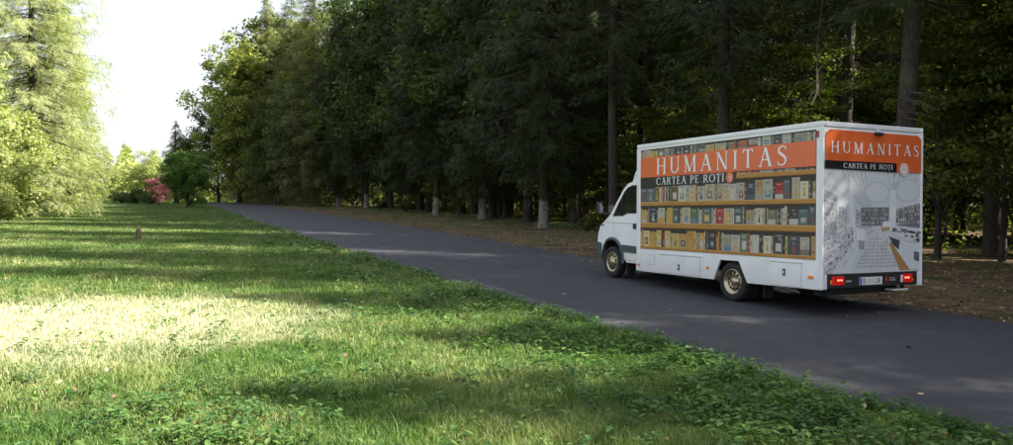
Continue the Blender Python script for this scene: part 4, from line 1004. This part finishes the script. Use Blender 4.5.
for s in (-1, 1):
    def tx(y, z, o=0): return Vector((XC+s*(HWD-max(0, z-1.25)*.05+o), y, z))
    gl = MB(); gl.add([tx(*p, -.006) for p in win], [tuple(range(len(win)))], MAT['glass']); tb(gl, 'side_window', cab)
    wf = MB()       # rubber seal and quarter-light divider
    L_ = [tx(*p, .004) for p in win]
    wf.tube(L_+[L_[0]], .012, MAT['plastic'], 5)
    wf.tube([tx(14.66, 1.395, .004), tx(14.62, 1.75, .004)], .016, MAT['plastic'], 5); tb(wf, 'window_frame', cab)
    # door shut lines, handle, moulding, arch trim
    dl = MB()
    for seg in ([(14.06, .44), (14.06, 2.06)], [(14.06, .44), (14.42, .43), (14.60, .66), (14.74, .86)], [(14.74, .86), (14.93, 1.0), (14.97, 1.33)]):
        dl.tube([tx(*p, .0005) for p in seg], .0045, MAT['gap'], 4)
    dl.tube([tx(14.05, 1.235, .001), tx(15.2, 1.215, .001)], .006, MAT['gap'], 4)
    tb(dl, 'shut_line', cab)
    h = MB(); x0 = XC+s*HWD; h.bbox((x0-s*.002, 14.08, 1.12), (x0+s*.03, 14.17, 1.23), MAT['plastic'], .01); tb(h, 'door_handle', cab)
    m_ = MB(); m_.bbox((x0-s*.002, 14.04, .60), (x0+s*.022, 14.66, .755), MAT['grey_plastic'], .008); tb(m_, 'side_moulding', cab)
    ar = MB(); n = 20
    ctr = (14.985, .42)
    V0 = []
    for i in range(n+1):
        a = R(-8+196*i/n); c_, s2 = math.cos(a), math.sin(a)
        for (rr_, xo) in ((.40, -.02), (.405, .028), (.45, .03), (.475, -.004)):
            V0.append((x0+s*xo-(s*max(0, (ctr[0]+c_*rr_-15.2))*.35), ctr[0]+c_*rr_*1.02, ctr[1]+s2*rr_*1.02))
    ar.add(V0, [(i*4+j, i*4+j+1, (i+1)*4+j+1, (i+1)*4+j) for i in range(n) for j in range(3)], MAT['grey_plastic'], True); tb(ar, 'wheel_arch_trim', cab)
    il = MB(); V0 = []
    for i in range(n+1):
        a = R(-5+190*i/n)
        for xo in (-.01, -.30): V0.append((x0+s*xo, ctr[0]+math.cos(a)*.43, ctr[1]+math.sin(a)*.43))
    il.add(V0, [(i*2, i*2+1, i*2+3, i*2+2) for i in range(n)], MAT['dark'], True); tb(il, 'wheel_arch_liner', cab)
    # headlamp wraps the corner
    hl = MB(); V0 = [(x0-s*.000+s*.006, 15.44, .84), (x0+s*.006, 15.40, 1.07), (x0-s*.05, 15.60, .82), (x0-s*.05, 15.56, 1.12), (x0-s*.36, 15.86, .84), (x0-s*.36, 15.80, 1.12)]
    hl.add(V0, [(0, 1, 3, 2), (2, 3, 5, 4)], MAT['clear']); hl.add([(a-s*.04, b_-.05, c_) for a, b_, c_ in V0], [(0, 1, 3, 2), (2, 3, 5, 4)], MAT['plastic']); tb(hl, 'headlight', cab)
    hb = MB(); hb.tube([(x0+s*.004, 15.34, 1.145), (x0-s*.03, 15.52, 1.135), (x0-s*.3, 15.80, 1.15)], .020, MAT['plastic'], 6); tb(hb, 'bonnet_gap', cab)
    # mirror
    mx = x0+s*.13
    mi = MB(); mi.bbox((mx-.075, 15.26, 1.40), (mx+.075, 15.36, 1.67), MAT['plastic'], .035); mi.tube([(x0-s*.03, 15.10, 1.42), (x0+s*.08, 15.22, 1.40), (mx, 15.31, 1.43)], .028, MAT['plastic'], 7); mir = tb(mi, 'door_mirror', cab)
    mg = MB(); mg.bbox((mx-.055, 15.252, 1.43), (mx+.055, 15.259, 1.645), MAT['mirror'], .003); tb(mg, 'mirror_glass', cab)
    # lower bumper corner in grey plastic
bu = MB(); V0 = []
BS = [-1.012, -.985, -.93, -.8, -.55, 0, .55, .8, .93, .985, 1.012]
for s in BS:
    for i in (9, 10, 11, 12):
        p = cabpt(max(-1, min(1, s)), i); V0.append((XC+(p[0]-XC)*1.012, p[1]+.012, p[2]))
bu.add(V0, [(i*4+j, i*4+j+1, (i+1)*4+j+1, (i+1)*4+j) for i in range(len(BS)-1) for j in range(3)], MAT['grey_plastic'], True)
for s in (-1, 1): bu.add([(XC+s*HWD*1.012, y, z) for y, z in ((15.40, .40), (15.55, .44), (15.612, .66), (15.60, .77), (15.40, .74))], [(0, 1, 2, 3, 4)], MAT['grey_plastic'])
tb(bu, 'front_bumper', cab)
gq = MB(); gq.bbox((XC-.45, 15.83, .84), (XC+.45, 15.885, 1.08), MAT['plastic'], .02)
for k in range(4): gq.bbox((XC-.42, 15.884, .87+.05*k), (XC+.42, 15.896, .885+.05*k), MAT['grey_plastic'], .004)
tb(gq, 'grille', cab)
# seats, dash and wheel inside
for x in (10.35, 11.15):
    t = MB(); t.bbox((x-.24, 14.12, .9), (x+.24, 14.6, 1.05), MAT['seat'], .05); t.bbox((x-.23, 14.10, 1.05), (x+.23, 14.24, 1.58), MAT['seat'], .05); t.bbox((x-.13, 14.13, 1.60), (x+.13, 14.22, 1.80), MAT['seat'], .04); tb(t, 'seat', cab)
t = MB(); t.bbox((XC-.85, 14.95, .9), (XC+.85, 15.3, 1.30), MAT['plastic'], .05); tb(t, 'dashboard', cab)
t = MB(); t.tube([(10.35+.19*math.cos(6.283*k/16), 14.86+.05*math.sin(6.283*k/16), 1.33+.19*math.sin(6.283*k/16)) for k in range(17)], .014, MAT['plastic'], 6); tb(t, 'steering_wheel', cab)
# wind deflector between cab roof and box
wd_ = MB(); hw = .78
for s in (1,):
    A_ = [(XC-.86, 14.42, 2.09), (XC+.86, 14.42, 2.09), (XC+.94, 14.035, 2.09), (XC-.94, 14.035, 2.09)]
    Bq = [(XC-.93, 14.09, 2.46), (XC+.93, 14.09, 2.46), (XC+1.0, 13.99, 2.50), (XC-1.0, 13.99, 2.50)]
    M_ = [(XC-.91, 14.26, 2.28), (XC+.91, 14.26, 2.28), (XC+.98, 14.02, 2.28), (XC-.98, 14.02, 2.28)]
    wd_.add(A_+M_+Bq, [(0, 1, 5, 4), (1, 2, 6, 5), (3, 0, 4, 7), (4, 5, 9, 8), (5, 6, 10, 9), (7, 4, 8, 11), (8, 9, 10, 11), (2, 3, 7, 6), (6, 7, 11, 10)], MAT['white'])
tb(wd_, 'roof_deflector', cab)
